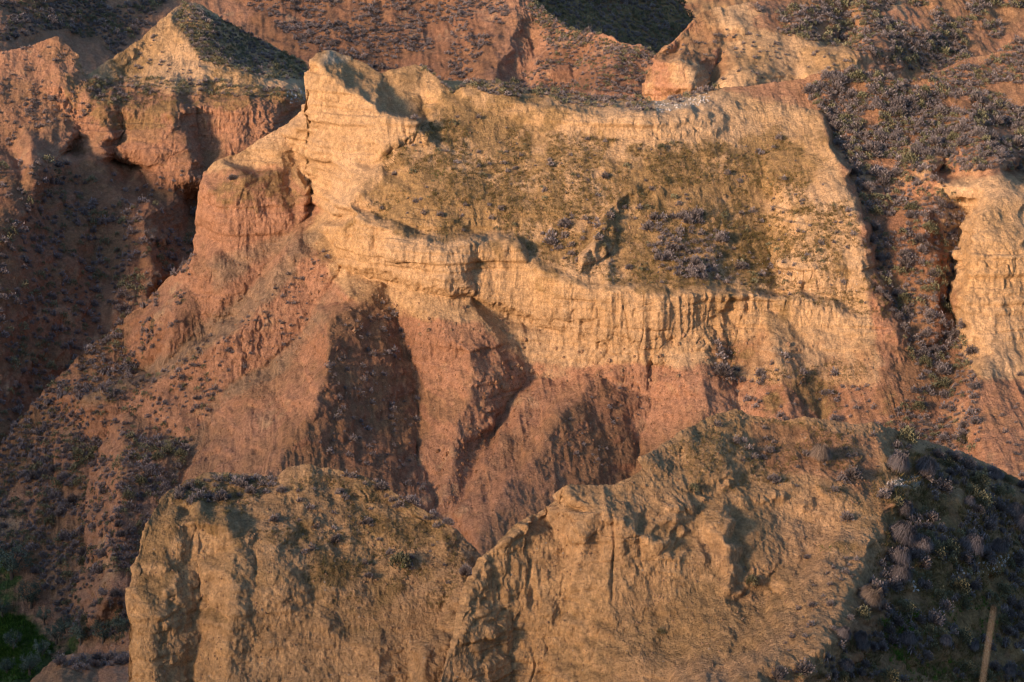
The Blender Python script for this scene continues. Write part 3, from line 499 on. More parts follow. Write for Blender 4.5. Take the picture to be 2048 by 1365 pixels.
# ------------------------------------------------------------------ plants
def blades(n, kind, r):
    """triangles of one plant of about unit radius: (verts, tris, tone)"""
    V, T, C_ = [], [], []
    base = {'twig': (0.175, 0.16, 0.166), 'tussock': (0.15, 0.136, 0.14), 'olive': (0.115, 0.11, 0.065), 'straw': (0.20, 0.155, 0.12)}[kind]
    tint = {'twig': (0.20, 0.18, 0.184), 'tussock': (0.185, 0.165, 0.168), 'olive': (0.175, 0.175, 0.11), 'straw': (0.27, 0.215, 0.175)}[kind]
    root = (0.11, 0.075, 0.05)
    lobes = [(r.uniform(-.35, .35), r.uniform(-.35, .35), r.uniform(.7, 1.0)) for _ in range(3)] if kind in ('twig', 'olive') else [(0, 0, 1.0)]
    for k in range(n):
        az = r.uniform(0, 2 * math.pi); lx, ly, ls = r.choice(lobes)
        cz = r.uniform(0.0, 1.0); el = math.asin(cz ** 0.8)
        d = np.array([math.cos(az) * math.cos(el), math.sin(az) * math.cos(el), math.sin(el)])
        L = r.uniform(0.72, 1.06) * ls; s = np.cross(d, [r.uniform(-1, 1), r.uniform(-1, 1), r.uniform(-1, 1)]); s /= np.linalg.norm(s) + 1e-9
        sh = r.uniform(0.72, 1.28) if kind in ('twig', 'olive') else r.uniform(0.45, 1.6); cb = np.array(base) * sh; ct = np.array(tint) * sh
        b = len(V)
        if kind in ('twig', 'olive'):
            w = r.uniform(0.035, 0.075) * (1.0 if n > 150 else 1.7); o = np.array([lx, ly, 0.02]) * 0.8
            p0 = o + d * L * r.uniform(0.05, 0.5); p1 = o + d * L * np.array([1, 1, 0.9]) + np.array([0, 0, .05])
            if kind == 'olive' or k % 3 == 0:      # leafy sprig near the outside
                m = o + d * L * r.uniform(0.6, 0.98); u = np.cross(s, d) ; q = r.uniform(0.05, 0.12) * (1.0 if n > 150 else 1.5)
                V += [m - s * q, m + s * q * .8 + u * q * .3, m + d * q * 1.5 + u * q * .4]; C_ += [cb, ct, ct]
            else:
                V += [p0 - s * w * .6, p0 + s * w * .6, p1]; C_ += [np.array(root), cb, ct]
            T.append((b, b + 1, b + 2))
        else:
            w = r.uniform(0.005, 0.011) * (1.0 if n > 150 else 5.5); rad = r.uniform(0.1, 0.35)
            h = np.array([math.cos(az), math.sin(az), 0]); s = np.array([-math.sin(az), math.cos(az), 0]) + np.array([r.uniform(-.4, .4), r.uniform(-.4, .4), 0])
            p0 = h * rad * .5; p1 = h * (0.25 + 0.45 * math.cos(el)) + np.array([0, 0, 0.5 + 0.5 * cz]); p2 = h * (0.42 + 0.55 * math.cos(el)) + np.array([0, 0, (0.5 + 0.5 * cz) * r.uniform(0.05, 0.75)])
            p1 = p1 * r.uniform(.7, 1.1); p2 = p2 * r.uniform(.75, 1.2) + np.array([r.uniform(-.12, .12), r.uniform(-.12, .12), r.uniform(-.1, .15)])
            V += [p0 - s * w, p0 + s * w, p1 - s * w, p1 + s * w, p2]; C_ += [np.array(root), np.array(root), cb, cb, ct]
            T += [(b, b + 1, b + 3), (b, b + 3, b + 2), (b + 2, b + 3, b + 4)]
    return np.array(V), np.array(T), np.array(C_)
pr = random.Random(11)
NEAR = {k: [blades(n, k, pr) for _ in range(v)] for k, n, v in (('twig', 480, 6), ('tussock', 1700, 4), ('olive', 520, 4), ('straw', 1700, 2))}
FAR = {k: [blades(n, k, pr) for _ in range(v)] for k, n, v in (('twig', 110, 5), ('tussock', 60, 3), ('olive', 110, 4), ('straw', 60, 2))}

def tri_mesh(name, V, T, col, mat=PLANT):
    me = bpy.data.meshes.new(name); fill_mesh(me, V, np.asarray(T).reshape(-1), 3, False)
    at = me.attributes.new('tone', 'FLOAT_COLOR', 'POINT'); buf = np.ones((len(V), 4), np.float32); buf[:, :3] = col; at.data.foreach_set('color', buf.ravel())
    me.materials.append(mat); return me
NEAR_ME = {k: [tri_mesh('shrub', *v) for v in NEAR[k]] for k in NEAR}

def locate(pt, px, py):
    c = int(np.clip(np.searchsorted(pt.PX[0], px), 0, pt.ncol - 1)); j = int(np.argmin(np.abs(pt.PY[:, c] - py))) + pt.k0
    return pt.P[j, c + pt.lc], pt.N[j, c + pt.lc]
TW, TU, OL, SW = 'twig', 'tussock', 'olive', 'straw'
# zone: mass, outline, how many, size range, kinds, clumping, where (for the label), group
ZONES = [
 (bluff, [(1785,872),(1850,890),(2048,975),(2048,1110),(1900,1125),(1790,1095),(1760,1020),(1790,940)], 150, (22,46), [TU,TW,TW,TW,OL], .3, 'upper shaded flank of the bluff', 'shrubs on the shaded flank of the bluff'),
 (bluff, [(1770,1100),(2048,1120),(2048,1365),(1580,1365),(1660,1290),(1730,1190)], 121, (22,48), [TU,TW,TW,TW,OL,OL], .5, 'lower shaded flank of the bluff', 'shrubs on the shaded flank of the bluff'),
 (bluff, [(1400,850),(1780,875),(1740,1000),(1500,960)], 22, (10,24), [TW], .0, 'rounded sunlit top of the bluff', 'shrubs on the top of the bluff'),
 (bluff, [(1600,1170),(1740,1080),(1690,1260),(1560,1330)], 16, (10,22), [TW], .0, 'bare rib below the bluff top', 'shrubs on the ribs of the bluff'),
 (butte, [(372,968),(560,955),(540,990),(430,1008),(345,1008)], 34, (16,32), [TW,TW,TW,OL], .0, 'flat mossy top of the butte', 'shrubs on the butte'),
 (butte, [(560,975),(760,985),(930,1090),(900,1200),(600,1110)], 22, (10,24), [TW], .0, 'bare slope of the butte', 'shrubs on the butte'),
 (butte, [(660,940),(770,972),(900,1045),(940,1090),(900,1080),(760,990)], 12, (16,30), [TW], .0, 'sloping crest of the butte', 'shrubs on the butte'),
 (mound, [(100,1330),(300,1305),(300,1325),(150,1350)], 14, (22,36), [TW], .0, 'red mound under the butte', 'shrubs on the red mound'),
 (mesa, [(1650,150),(1700,140),(1850,185),(2048,215),(2048,335),(1960,345),(1860,345),(1720,350),(1690,320),(1662,250),(1610,190)], 620, (11,33), [TW,TW,TW,OL], .05, 'shrubby shoulder of the mesa', 'shrubs on the shoulder of the mesa'),
 (mesa, [(1700,350),(1860,350),(1925,400),(1915,500),(1900,600),(1938,660),(1965,900),(1800,905),(1770,850),(1840,760),(1770,600),(1725,430)], 300, (10,31), [TW,TW,TW,OL], .1, 'gully beside the tower', 'shrubs in the gully beside the tower'),
 (mesa, [(930,163),(1100,180),(1310,200),(1440,183),(1300,226),(1150,212),(960,185)], 150, (11,22), [TW,TW,OL], .3, 'crest of the mesa', 'shrubs along the crest of the mesa'),
 (mesa, [(1290,440),(1400,420),(1440,470),(1465,570),(1380,565),(1300,520)], 60, (16,29), [TW], .3, 'shady hollow in the mesa slope', 'shrubs in the hollow of the mesa slope'),
 (mesa, [(1080,470),(1130,430),(1230,440),(1230,560),(1130,520)], 18, (12,26), [TW], .2, 'grassy slope of the mesa', 'shrubs on the grassy slope of the mesa'),
 (mesa, [(840,260),(930,220),(1060,262),(1290,290),(1420,290),(1560,270),(1680,330),(1700,430),(1600,570),(1340,575),(1180,555),(1030,475),(900,480),(790,450),(740,420)], 120, (7,18), [TW,TW,OL], .4, 'grassy slope of the mesa', 'shrubs on the grassy slope of the mesa'),
 (mesa, [(672,640),(780,600),(815,680),(835,770),(838,900),(850,1000),(720,930),(600,900),(650,780)], 75, (9,20), [TW], .4, 'dark face of the red spur', 'shrubs on the red spurs'),
 (mesa, [(1200,765),(1300,775),(1290,890),(1160,960),(1120,860)], 18, (8,16), [TW], .2, 'dark face of the red spur', 'shrubs on the red spurs'),
 (mesa, [(1420,690),(1520,690),(1760,780),(1770,860),(1560,850),(1480,815)], 40, (11,27), [TW], .4, 'foot of the banded wall', 'shrubs at the foot of the wall'),
 (mesa, [(388,515),(330,565),(230,655),(80,795),(-20,915),(-20,1010),(150,890),(260,760),(360,640)], 230, (10,22), [TW,TW,TW,OL,TU], .3, 'slope above the valley', 'shrubs on the slope above the valley'),
 (mesa, [(-20,1000),(190,865),(380,890),(335,1005),(275,1150),(250,1290),(130,1250),(60,1130),(-20,1090)], 430, (13,28), [TW,TW,OL], .35, 'slope above the valley', 'shrubs on the slope above the valley'),
 (mesa, [(400,690),(560,560),(680,480),(600,680),(450,770),(390,880),(280,800)], 80, (6,14), [TW], .3, 'slope above the valley', 'shrubs on the slope above the valley'),
 (mesa, [(190,800),(400,700),(440,800),(370,905),(200,880)], 120, (8,20), [TW,TW,OL], .2, 'slope above the valley', 'shrubs on the slope above the valley'),
 (mesa, [(1480,400),(1720,400),(1745,620),(1660,600),(1480,580)], 45, (9,20), [TW,TW,OL], .3, 'grassy slope of the mesa', 'shrubs on the grassy slope of the mesa'),
 (mesa, [(2048,730),(2000,800),(1985,900),(2048,960)], 10, (10,18), [TW], 0, 'red slope under the tower', 'shrubs under the tower'),
 (mesa, [(840,142),(930,172),(960,163),(905,188)], 14, (9,15), [TW,OL], 0, 'crest of the mesa', 'shrubs along the crest of the mesa'),
 (ridge, [(-20,335),(120,320),(240,400),(420,420),(390,520),(330,640),(180,740),(-20,905)], 310, (11,25), [TW,TW,OL], .4, 'dark flank of the far ridge', 'shrubs on the flank of the ridge'),
 (ridge, [(366,8),(450,45),(600,125),(620,168),(520,158),(400,120),(350,40)], 260, (9,16), [OL,TW], .0, 'dark back of the pointed peak', 'shrubs on the pointed peak'),
 (ridge, [(160,158),(420,162),(600,185),(600,200),(400,190),(200,215)], 120, (9,17), [TW,OL], .3, 'edge of the ridge plateau', 'shrubs on the ridge plateau'),
 (ridge, [(40,210),(170,170),(190,230),(60,270),(0,310)], 45, (9,15), [TW], .2, 'ribs of the far ridge', 'shrubs on the ridge'),
 (ridge, [(-20,120),(116,80),(170,150),(60,240),(-20,260)], 55, (6,11), [TW], .2, 'ribs of the far ridge', 'shrubs on the ridge'),
 (ridge, [(200,330),(430,330),(400,420),(250,420)], 22, (9,16), [TW], .2, 'ribs of the far ridge', 'shrubs on the ridge'),
 (ridge, [(300,70),(390,120),(420,150),(250,150)], 18, (7,12), [TW], .2, 'pointed peak', 'shrubs on the pointed peak'),
 (far_slope, [(450,-20),(1040,-20),(1000,60),(950,120),(920,200),(640,150),(560,60)], 620, (6,15), [TW], .35, 'far orange hillside', 'shrubs on the far hillside'),
 (far_slope, [(-20,-20),(350,-20),(235,110),(120,66),(-20,95)], 340, (9,20), [OL,TW,TW], .3, 'far orange hillside', 'shrubs on the far hillside'),
 (far_slope, [(1060,30),(1200,84),(1300,112),(1300,195),(1000,175),(1100,110)], 260, (6,14), [TW,TW,OL], .4, 'far orange hillside', 'shrubs on the far hillside'),
 (far_slope, [(1060,-5),(1110,48),(1200,78),(1310,105),(1300,122),(1190,98),(1100,68),(1050,22)], 122, (9,17), [TW,OL], 0, 'far orange hillside', 'shrubs on the far hillside'),
 (dark_slope, [(1060,-20),(1345,-20),(1400,60),(1310,105),(1200,85),(1110,50)], 480, (7,18), [OL,TW], .0, 'dark far slope', 'shrubs on the dark slope'),
 (right_hill, [(1500,10),(2060,-20),(2060,105),(1850,150),(1700,100),(1560,70)], 440, (9,24), [TW,TW,OL], .4, 'broad hill behind the mesa', 'shrubs on the broad hill'),
 (right_hill, [(1320,105),(1450,60),(1800,120),(1800,165),(1450,170)], 70, (7,13), [TW], .3, 'cliffed nose of the broad hill', 'shrubs on the broad hill'),
 (knoll, [(1790,175),(1850,152),(2060,100),(2060,210),(1900,195)], 122, (10,22), [TW,TW,OL], .3, 'low knoll behind the mesa', 'shrubs on the knoll'),
]
SPOTS = [  # mass, x, y, size, kind, label
 (bluff,1638,922,48,SW,'big straw coloured shrub alone on the bluff top'), (bluff,1704,958,42,TW,'round grey shrub at the edge of the bluff hollow'), (bluff,1542,964,23,TW,'small dark shrub above the bluff hollow'),
 (bluff,1540,903,21,TW,'small grey shrub high on the bluff top'), (bluff,1470,888,15,TW,'tiny shrub near the bluff summit'), (bluff,1792,942,46,TU,'grey tussock beside the patch of white gravel'), (bluff,1842,952,44,TU,'pale tussock on the downhill side of the white gravel'),
 (bluff,1694,1042,30,TW,'grey shrub perched over the deep hollow'), (bluff,1730,1208,58,SW,'largest shaggy tussock on the parting ridge'), (bluff,1752,1188,44,TW,'dark twiggy shrub behind the largest shaggy tussock'), (bluff,1660,1212,20,TW,'small bluish shrub on the bare rib'), (bluff,1624,1212,19,TW,'small dark shrub at the rib edge'),
 (bluff,1670,1278,32,TU,'grey tussock low on the parting ridge'), (bluff,1706,1286,28,TU,'dry tussock next to the low grey tussock'), (bluff,1932,1110,54,TU,'pale dome shaped tussock above the white stones'), (bluff,1990,1108,40,TU,'tussock standing among the white stones'), (bluff,1800,1085,60,TU,'wide grey tussock at the top of the shaded flank'),
 (bluff,1797,1128,46,TU,'upper of two tussocks at the ridge corner'), (bluff,1797,1166,48,TU,'lower of two tussocks at the ridge corner'), (bluff,1840,1105,50,TU,'tussock between the ridge corner and the pale dome tussock'), (bluff,1600,1350,44,TW,'dark grey shrub on the lowest lit crest'), (bluff,1550,1358,40,TW,'grey shrub at the end of the lowest crest'),
 (bluff,1388,984,26,OL,'dark scrubby bush in the shallow dip of the bluff'), (bluff,1500,1168,30,OL,'dark green bush at the foot of the pillar hollow'), (bluff,1612,1118,18,TW,'small shrub inside the bluff hollow'), (bluff,1320,1268,20,OL,'green bush at the foot of the dark crack'),
 (butte,735,1156,20,TW,'small round bluish shrub on the butte slope'), (butte,796,1134,46,OL,'dark shrub with green grass on the butte slope'), (butte,672,1087,24,TW,'grey shrub below the butte brow'), (butte,548,1046,24,TW,'grey shrub at the butte rim'), (butte,735,1048,21,TW,'grey shrub halfway down the butte slope'),
 (butte,682,987,15,TW,'small grey shrub near the butte summit'), (butte,445,1004,36,TW,'reddish dry shrub on the front lip of the butte'), (butte,376,978,26,TW,'pale shrub at the corner of the butte top'), (butte,360,1000,28,TW,'dark shrub overhanging the butte corner'), (butte,482,978,32,TW,'pale shaggy shrub on the flat butte top'), (butte,560,988,20,TW,'grey shrub in the saddle of the butte top'), (butte,926,1152,34,TW,'dark shrub where the butte meets the bluff'),
 (mesa,1100,492,28,TW,'grey shrub above the bend of the banded wall'), (mesa,1257,538,17,TW,'round bluish shrub near the wall rim'), (mesa,827,240,19,TW,'grey shrub at the end of the prow cliff'), (mesa,1440,757,46,TW,'big dark twiggy shrub at the foot of the wall crack'), (mesa,1390,532,28,TW,'bushy shrub low in the shady hollow'), (mesa,1484,537,27,TW,'grey shrub just past the shady hollow'), (mesa,1756,587,19,TW,'grey shrub above the end of the wall'),
 (mesa,1385,552,26,TW,'lowest shrub in the shady hollow'), (mesa,1440,480,30,TW,'dark shrub on the upper edge of the hollow'), (mesa,1210,360,18,TW,'shrub pair member on the open grassy slope'), (mesa,470,362,20,TW,'shrub on the narrow ledge left of the prow'), (mesa,880,436,17,TW,'dark shrub above the lower rim'), (mesa,1320,300,18,OL,'greenish shrub under the pale crest cliff'),
]
plants = []
def add_plant(pt, px, py, size, kind, label, group, force=False):
    P, N = locate(pt, px, py)
    r = 0.58 * size * P[1] / F
    plants.append(dict(P=P, N=N, r=r, size=size, kind=kind, label=label, group=group, px=px, py=py, force=force))
for pt, x, y, s, k, lab in SPOTS: add_plant(pt, x, y, s, k, lab, None, True)
zr = random.Random(5)
for pt, poly, n, (s0, s1), kinds, clump, where, group in ZONES:
    xs = [p[0] for p in poly]; ys = [p[1] for p in poly]; got = []; tries = 0
    off = zr.uniform(0, 900)
    n = int(n * (2.0 if n > 120 else 1.3))
    while len(got) < n and tries < n * 40:
        tries += 1
        x, y = zr.uniform(min(xs), max(xs)), zr.uniform(min(ys), max(ys))
        if not inpoly(poly, np.array([x]), np.array([y]))[0]: continue
        if clump and vnoise(np.array([[x / 38 + off, y / 30, 0.5]]))[0] < (clump - 0.62) * 0.8: continue
        s = s0 * 0.75 + (s1 - s0 * 0.75) * zr.random() ** 1.6
        if any((x - a) ** 2 + ((y - b) * 1.25) ** 2 < (0.31 * (s + c)) ** 2 for a, b, c in got[-400:]): continue
        got.append((x, y, s)); k = zr.choice(kinds)
        add_plant(pt, x, y, s, k, where, group)
LAND = [(1930,1115,'the pale dome tussock'), (1975,1140,'the white stones'), (1730,1208,'the largest shaggy tussock'), (1818,962,'the white gravel patch'), (1985,1290,'the dry grass stalk'), (1797,1150,'the ridge corner'), (1850,885,'the bluff skyline'), (1990,940,'the bluff skyline end'), (1800,1260,'the bright green weeds'),
  (1670,1278,'the low grey tussock'), (1900,1010,'the middle of the shaded flank'), (1640,922,'the big straw shrub'), (1445,1020,'the pillar'), (450,975,'the butte top centre'), (376,978,'the butte corner'), (620,930,'the butte summit'), (1690,142,'the shoulder summit'), (1665,270,'the bright edge of the shoulder'), (1850,190,'the shoulder skyline'), (2000,230,'the end of the shoulder skyline'),
  (1900,360,'the tower cliff rim'), (1800,290,'the middle of the shoulder'), (1920,600,'the foot of the tower'), (1860,700,'the bend of the gully'), (1930,860,'the gully bottom'), (1390,500,'the shady hollow'), (1440,757,'the big twiggy shrub'), (60,1200,'the olive trees'), (200,1060,'the middle of the valley slope'), (250,1250,'the butte foot'), (200,1310,'the red mound top')]
KIND = {TW: 'grey twiggy shrub', TU: 'grassy grey tussock', OL: 'olive green bush', SW: 'straw coloured tussock'}
plants.sort(key=lambda p: -p['size'] - (1000 if p['force'] else 0))
single, rest = plants[:295], plants[295:]
taken = {}
def basis(N, r):
    up = Vector(N) * 0.35 + Vector((0, 0, 0.65)); up.normalize()
    q = up.to_track_quat('Z', 'Y').to_matrix(); a = r.uniform(0, 6.283)
    from mathutils import Matrix
    return q @ Matrix.Rotation(a, 3, 'Z')
br = random.Random(17)
def shrub_label(p):
    if p['force']: return p['label']
    d = sorted((math.hypot(p['px'] - x, p['py'] - y), x, y, t) for x, y, t in LAND); size = 'small ' if p['size'] < 27 else ('large ' if p['size'] > 44 else '')
    for dist, x, y, t in d[:5]:
        dx, dy = p['px'] - x, p['py'] - y
        if dist < 22: rel = 'right beside'
        elif abs(dy) > abs(dx) * 1.6: rel = ('uphill from' if dy < 0 else 'downhill from')
        elif abs(dx) > abs(dy) * 1.6: rel = ('across to the left of' if dx < 0 else 'across to the right of')
        else: rel = ('up and left of' if dx < 0 and dy < 0 else 'up and right of' if dy < 0 else 'down and left of' if dx < 0 else 'down and right of')
        far = 'close ' if dist < 60 and rel[0] in 'ud' and dist >= 22 else ''
        lab = size + KIND[p['kind']] + ' ' + far + rel + ' ' + t
        if lab not in taken: break
    return lab
protos = {}
for p in single:
    me = br.choice(NEAR_ME[p['kind']]); nm = 'tussock' if p['kind'] in (TU, SW) else 'shrub'
    o = bpy.data.objects.new(nm, me); SC.collection.objects.link(o)
    s = p['r'] * br.uniform(0.95, 1.1); m = basis(p['N'], br).to_4x4(); m.translation = Vector(p['P'] + np.array([0, 0, 0.06 * s]))
    o.matrix_world = m; o.scale = (s, s, s * br.uniform(1.15, 1.45))
    lab = shrub_label(p); p['group'] = taken.setdefault(lab, p['group'])
    o['label'] = lab; o['category'] = nm; o['group'] = p['group'] or 'shrubs scattered on the bare slopes'
def merged(name, items, lib, label, category, mat=PLANT, sink=-0.06):
    VV, TT, CC = [], [], []; b = 0
    for p in items:
        v, t, c = br.choice(lib[p['kind']]); M = np.array(basis(p['N'], br)); s = p['r']
        VV.append((v * np.array([s, s, s * br.uniform(1.1, 1.5)])) @ M.T + p['P'] - np.array([0, 0, sink * s])); TT.append(t + b); CC.append(c * br.uniform(.78, 1.22) * p.get('tint', 1.0)); b += len(v)
    me = tri_mesh(name, np.concatenate(VV), np.concatenate(TT), np.concatenate(CC), mat); o = bpy.data.objects.new(name, me); SC.collection.objects.link(o)
    o['kind'] = 'stuff'; o['label'] = label; o['category'] = category; return o
merged('shrubs', rest, FAR, 'grey and olive shrubs dotted over the mesa, ridge and far hills', 'shrubs')

# low dry grass on the gentle slopes, small green herbs, rubble and white stones
def scatter(pt, poly, n, s0, s1, kind, tint=1.0, seed=1, thr=None):
    r = random.Random(seed); xs = [p[0] for p in poly]; ys = [p[1] for p in poly]; out = []
    X = rng.uniform(min(xs), max(xs), n * 4); Y = rng.uniform(min(ys), max(ys), n * 4); ok = inpoly(poly, X, Y)
    if thr is not None: ok &= vnoise(np.stack([X / 40 + seed * 9.1, Y / 30, X * 0], -1)) > thr
    for x, y in list(zip(X[ok], Y[ok]))[:n]:
        P, N = locate(pt, x, y); s = s0 + (s1 - s0) * r.random() ** 2
        out.append(dict(P=P, N=N, r=0.5 * s * P[1] / F, kind=kind, tint=tint))
    return out
GR = {}
def tuft(n, cols, r):
    V, T, C_ = [], [], []
    for k in range(n):
        az = r.uniform(0, 6.28); h = np.array([math.cos(az), math.sin(az), 0]); s = np.array([-h[1], h[0], 0]) * r.uniform(.05, .1); b = len(V); q = r.uniform(.5, 1.1)
        o = np.array([r.uniform(-.6, .6), r.uniform(-.6, .6), -.1]); V += [o - s, o + s, o + h * q * .7 + np.array([0, 0, q * r.uniform(.4, 1)])]; T.append((b, b + 1, b + 2)); c = np.array(r.choice(cols)) * r.uniform(.75, 1.25); C_ += [c * .8, c * .8, c]
    return np.array(V), np.array(T), np.array(C_)
gr = random.Random(3)
GR['dry'] = [tuft(12, [(0.20, 0.145, 0.06), (0.25, 0.18, 0.09), (0.15, 0.125, 0.045)], gr) for _ in range(5)]
GR['herb'] = [tuft(16, [(0.07, 0.16, 0.02), (0.12, 0.22, 0.03), (0.05, 0.11, 0.02)], gr) for _ in range(4)]
def stone(r, col):
    V = []
    for z, rr, n in ((-.5, .6, 5), (.15, 1.0, 5), (.7, .55, 5)):
        for k in range(n): a = 6.283 * k / n + z; V.append((rr * math.cos(a) * r.uniform(.7, 1.2), rr * math.sin(a) * r.uniform(.7, 1.2), z * r.uniform(.8, 1.1)))
    V.append((0, 0, .8)); T = []
    for q in (0, 5):
        for k in range(5): a, b = q + k, q + (k + 1) % 5; T += [(a, b, b + 5), (a, b + 5, a + 5)]
    T += [(10 + k, 10 + (k + 1) % 5, 15) for k in range(5)]
    return np.array(V), np.array(T), np.tile(np.array(col), (len(V), 1))
GR['white'] = [stone(gr, (0.62, 0.58, 0.54)) for _ in range(4)]; GR['clod'] = [stone(gr, (0.36, 0.23, 0.14)) for _ in range(5)]; GR['redclod'] = [stone(gr, (0.33, 0.18, 0.10)) for _ in range(5)]
slope_poly = [(840,250),(930,215),(1060,260),(1290,285),(1420,290),(1560,270),(1640,330),(1690,420),(1600,570),(1480,575),(1330,575),(1200,560),(1080,520),(1020,470),(900,478),(800,452),(735,425),(770,320)]
dry = scatter(mesa, slope_poly, 8500, 5, 15, 'dry', seed=1, thr=-.2) + scatter(butte, [(370,970),(560,960),(640,940),(900,1060),(940,1150),(880,1220),(640,1200),(520,1070),(440,1030),(340,1010)], 2200, 5, 14, 'dry', seed=2, thr=-.05) \
    + scatter(bluff, [(1330,900),(1470,825),(1780,870),(1760,1040),(1600,960),(1420,990)], 1300, 5, 14, 'dry', seed=3, thr=-.05) + scatter(bluff, [(1790,870),(2048,970),(2048,1365),(1600,1365),(1740,1200),(1770,1030)], 5200, 8, 24, 'dry', seed=4, tint=.9, thr=-.35) \
    + scatter(mesa, [(1480,440),(1700,400),(1780,640),(1640,610),(1480,580)], 2200, 5, 13, 'dry', seed=5, thr=-.1) + scatter(mesa, [(1500,740),(1720,720),(1760,790),(1560,820)], 500, 5, 11, 'dry', seed=6, thr=-.1) + scatter(ridge, [(160,158),(420,160),(600,185),(400,205),(180,215)], 900, 4, 10, 'dry', seed=7, thr=-.2)
merged('grass', dry, GR, 'short dry grass and moss on the gentle slopes of mesa, butte and bluff', 'grass')
herb = scatter(bluff, [(1750,1235),(1850,1225),(1880,1320),(1780,1330)], 260, 8, 22, 'herb', seed=8, thr=-.15) + scatter(bluff, [(1880,1150),(2048,1150),(2048,1365),(1800,1365)], 300, 7, 18, 'herb', seed=28, thr=.05) + scatter(butte, [(795,1112),(822,1118),(818,1140),(800,1140)], 26, 8, 16, 'herb', seed=9) + scatter(bluff, [(1640,1060),(1700,1060),(1680,1110),(1640,1110)], 20, 6, 12, 'herb', seed=10, thr=.1) \
    + scatter(mesa, [(-20,1235),(45,1230),(105,1300),(60,1360),(-20,1365)], 1500, 8, 20, 'herb', seed=11, tint=.7) + scatter(mesa, [(860,335),(890,340),(880,370),(868,365)], 14, 6, 10, 'herb', seed=12) + scatter(mesa, [(1455,700),(1475,690),(1470,760),(1455,740)], 18, 6, 10, 'herb', seed=13)
merged('weeds', herb, GR, 'bright green weeds in the shaded flank, on the butte and across the valley floor', 'weeds')
white = scatter(bluff, [(1905,1150),(1950,1125),(2048,1100),(2048,1125),(1960,1155)], 150, 3, 8, 'white', seed=14) + scatter(bluff, [(1815,1160),(1850,1165),(1860,1215),(1820,1220)], 40, 3, 7, 'white', seed=15, thr=-.1) + scatter(bluff, [(1775,957),(1845,952),(1835,972),(1775,972)], 90, 3, 6, 'white', seed=16) \
    + scatter(mesa, [(1310,205),(1420,192),(1420,218),(1310,226)], 90, 3, 6, 'white', seed=17) + scatter(ridge, [(570,180),(616,180),(616,205),(570,205)], 50, 3, 6, 'white', seed=18) + scatter(mesa, [(1330,520),(1420,510),(1720,560),(1715,590),(1690,560)], 30, 2.5, 5, 'white', seed=19)
merged('pebbles', white, GR, 'white stones strewn on the shaded flank and along the crests', 'pebbles', sink=.2)
rub = scatter(mesa, [(-20,1000),(390,520),(680,480),(600,900),(330,1010),(240,1300),(60,1240)], 1400, 2.5, 6, 'redclod', seed=20) + scatter(mesa, [(600,700),(840,600),(1050,750),(1400,720),(1760,780),(1940,880),(900,1060),(600,900)], 1500, 2.5, 6, 'redclod', seed=21) + scatter(bluff, [(930,1365),(1050,1050),(1470,820),(1780,860),(1640,1250),(1400,1365)], 900, 2.5, 7, 'clod', seed=22) + scatter(butte, [(270,1365),(330,1010),(620,930),(940,1110),(890,1365)], 700, 2.5, 7, 'clod', seed=23) + scatter(mesa, slope_poly, 500, 2.5, 6, 'clod', seed=24) + scatter(mesa, [(700,560),(950,610),(1200,700),(1400,660),(1780,700),(1760,800),(1400,760),(1060,770),(900,680),(640,680)], 160, 5, 13, 'clod', seed=25) + scatter(mesa, [(840,900),(900,900),(1000,720),(1060,760),(960,960),(900,1060)], 120, 4, 11, 'redclod', seed=26)
merged('rubble', rub, GR, 'small clods and stones loose on the clay slopes', 'rubble', sink=.2)

# pale rock at the edge of the shaded flank
P, N = locate(bluff, 2046, 1316); v, t, c = stone(random.Random(4), (0.62, 0.56, 0.48)); s = 20 * P[1] / F
me = tri_mesh('rock', v * s * np.array([1, 1, .9]), t, c); o = bpy.data.objects.new('rock', me); SC.collection.objects.link(o); o.location = Vector(P) + Vector((0, 0, .1 * s))
bv = o.modifiers.new('round', 'BEVEL'); bv.width = .25 * s; bv.segments = 2
o['label'] = 'single pale rock on the shaded flank of the bluff'; o['category'] = 'rock'

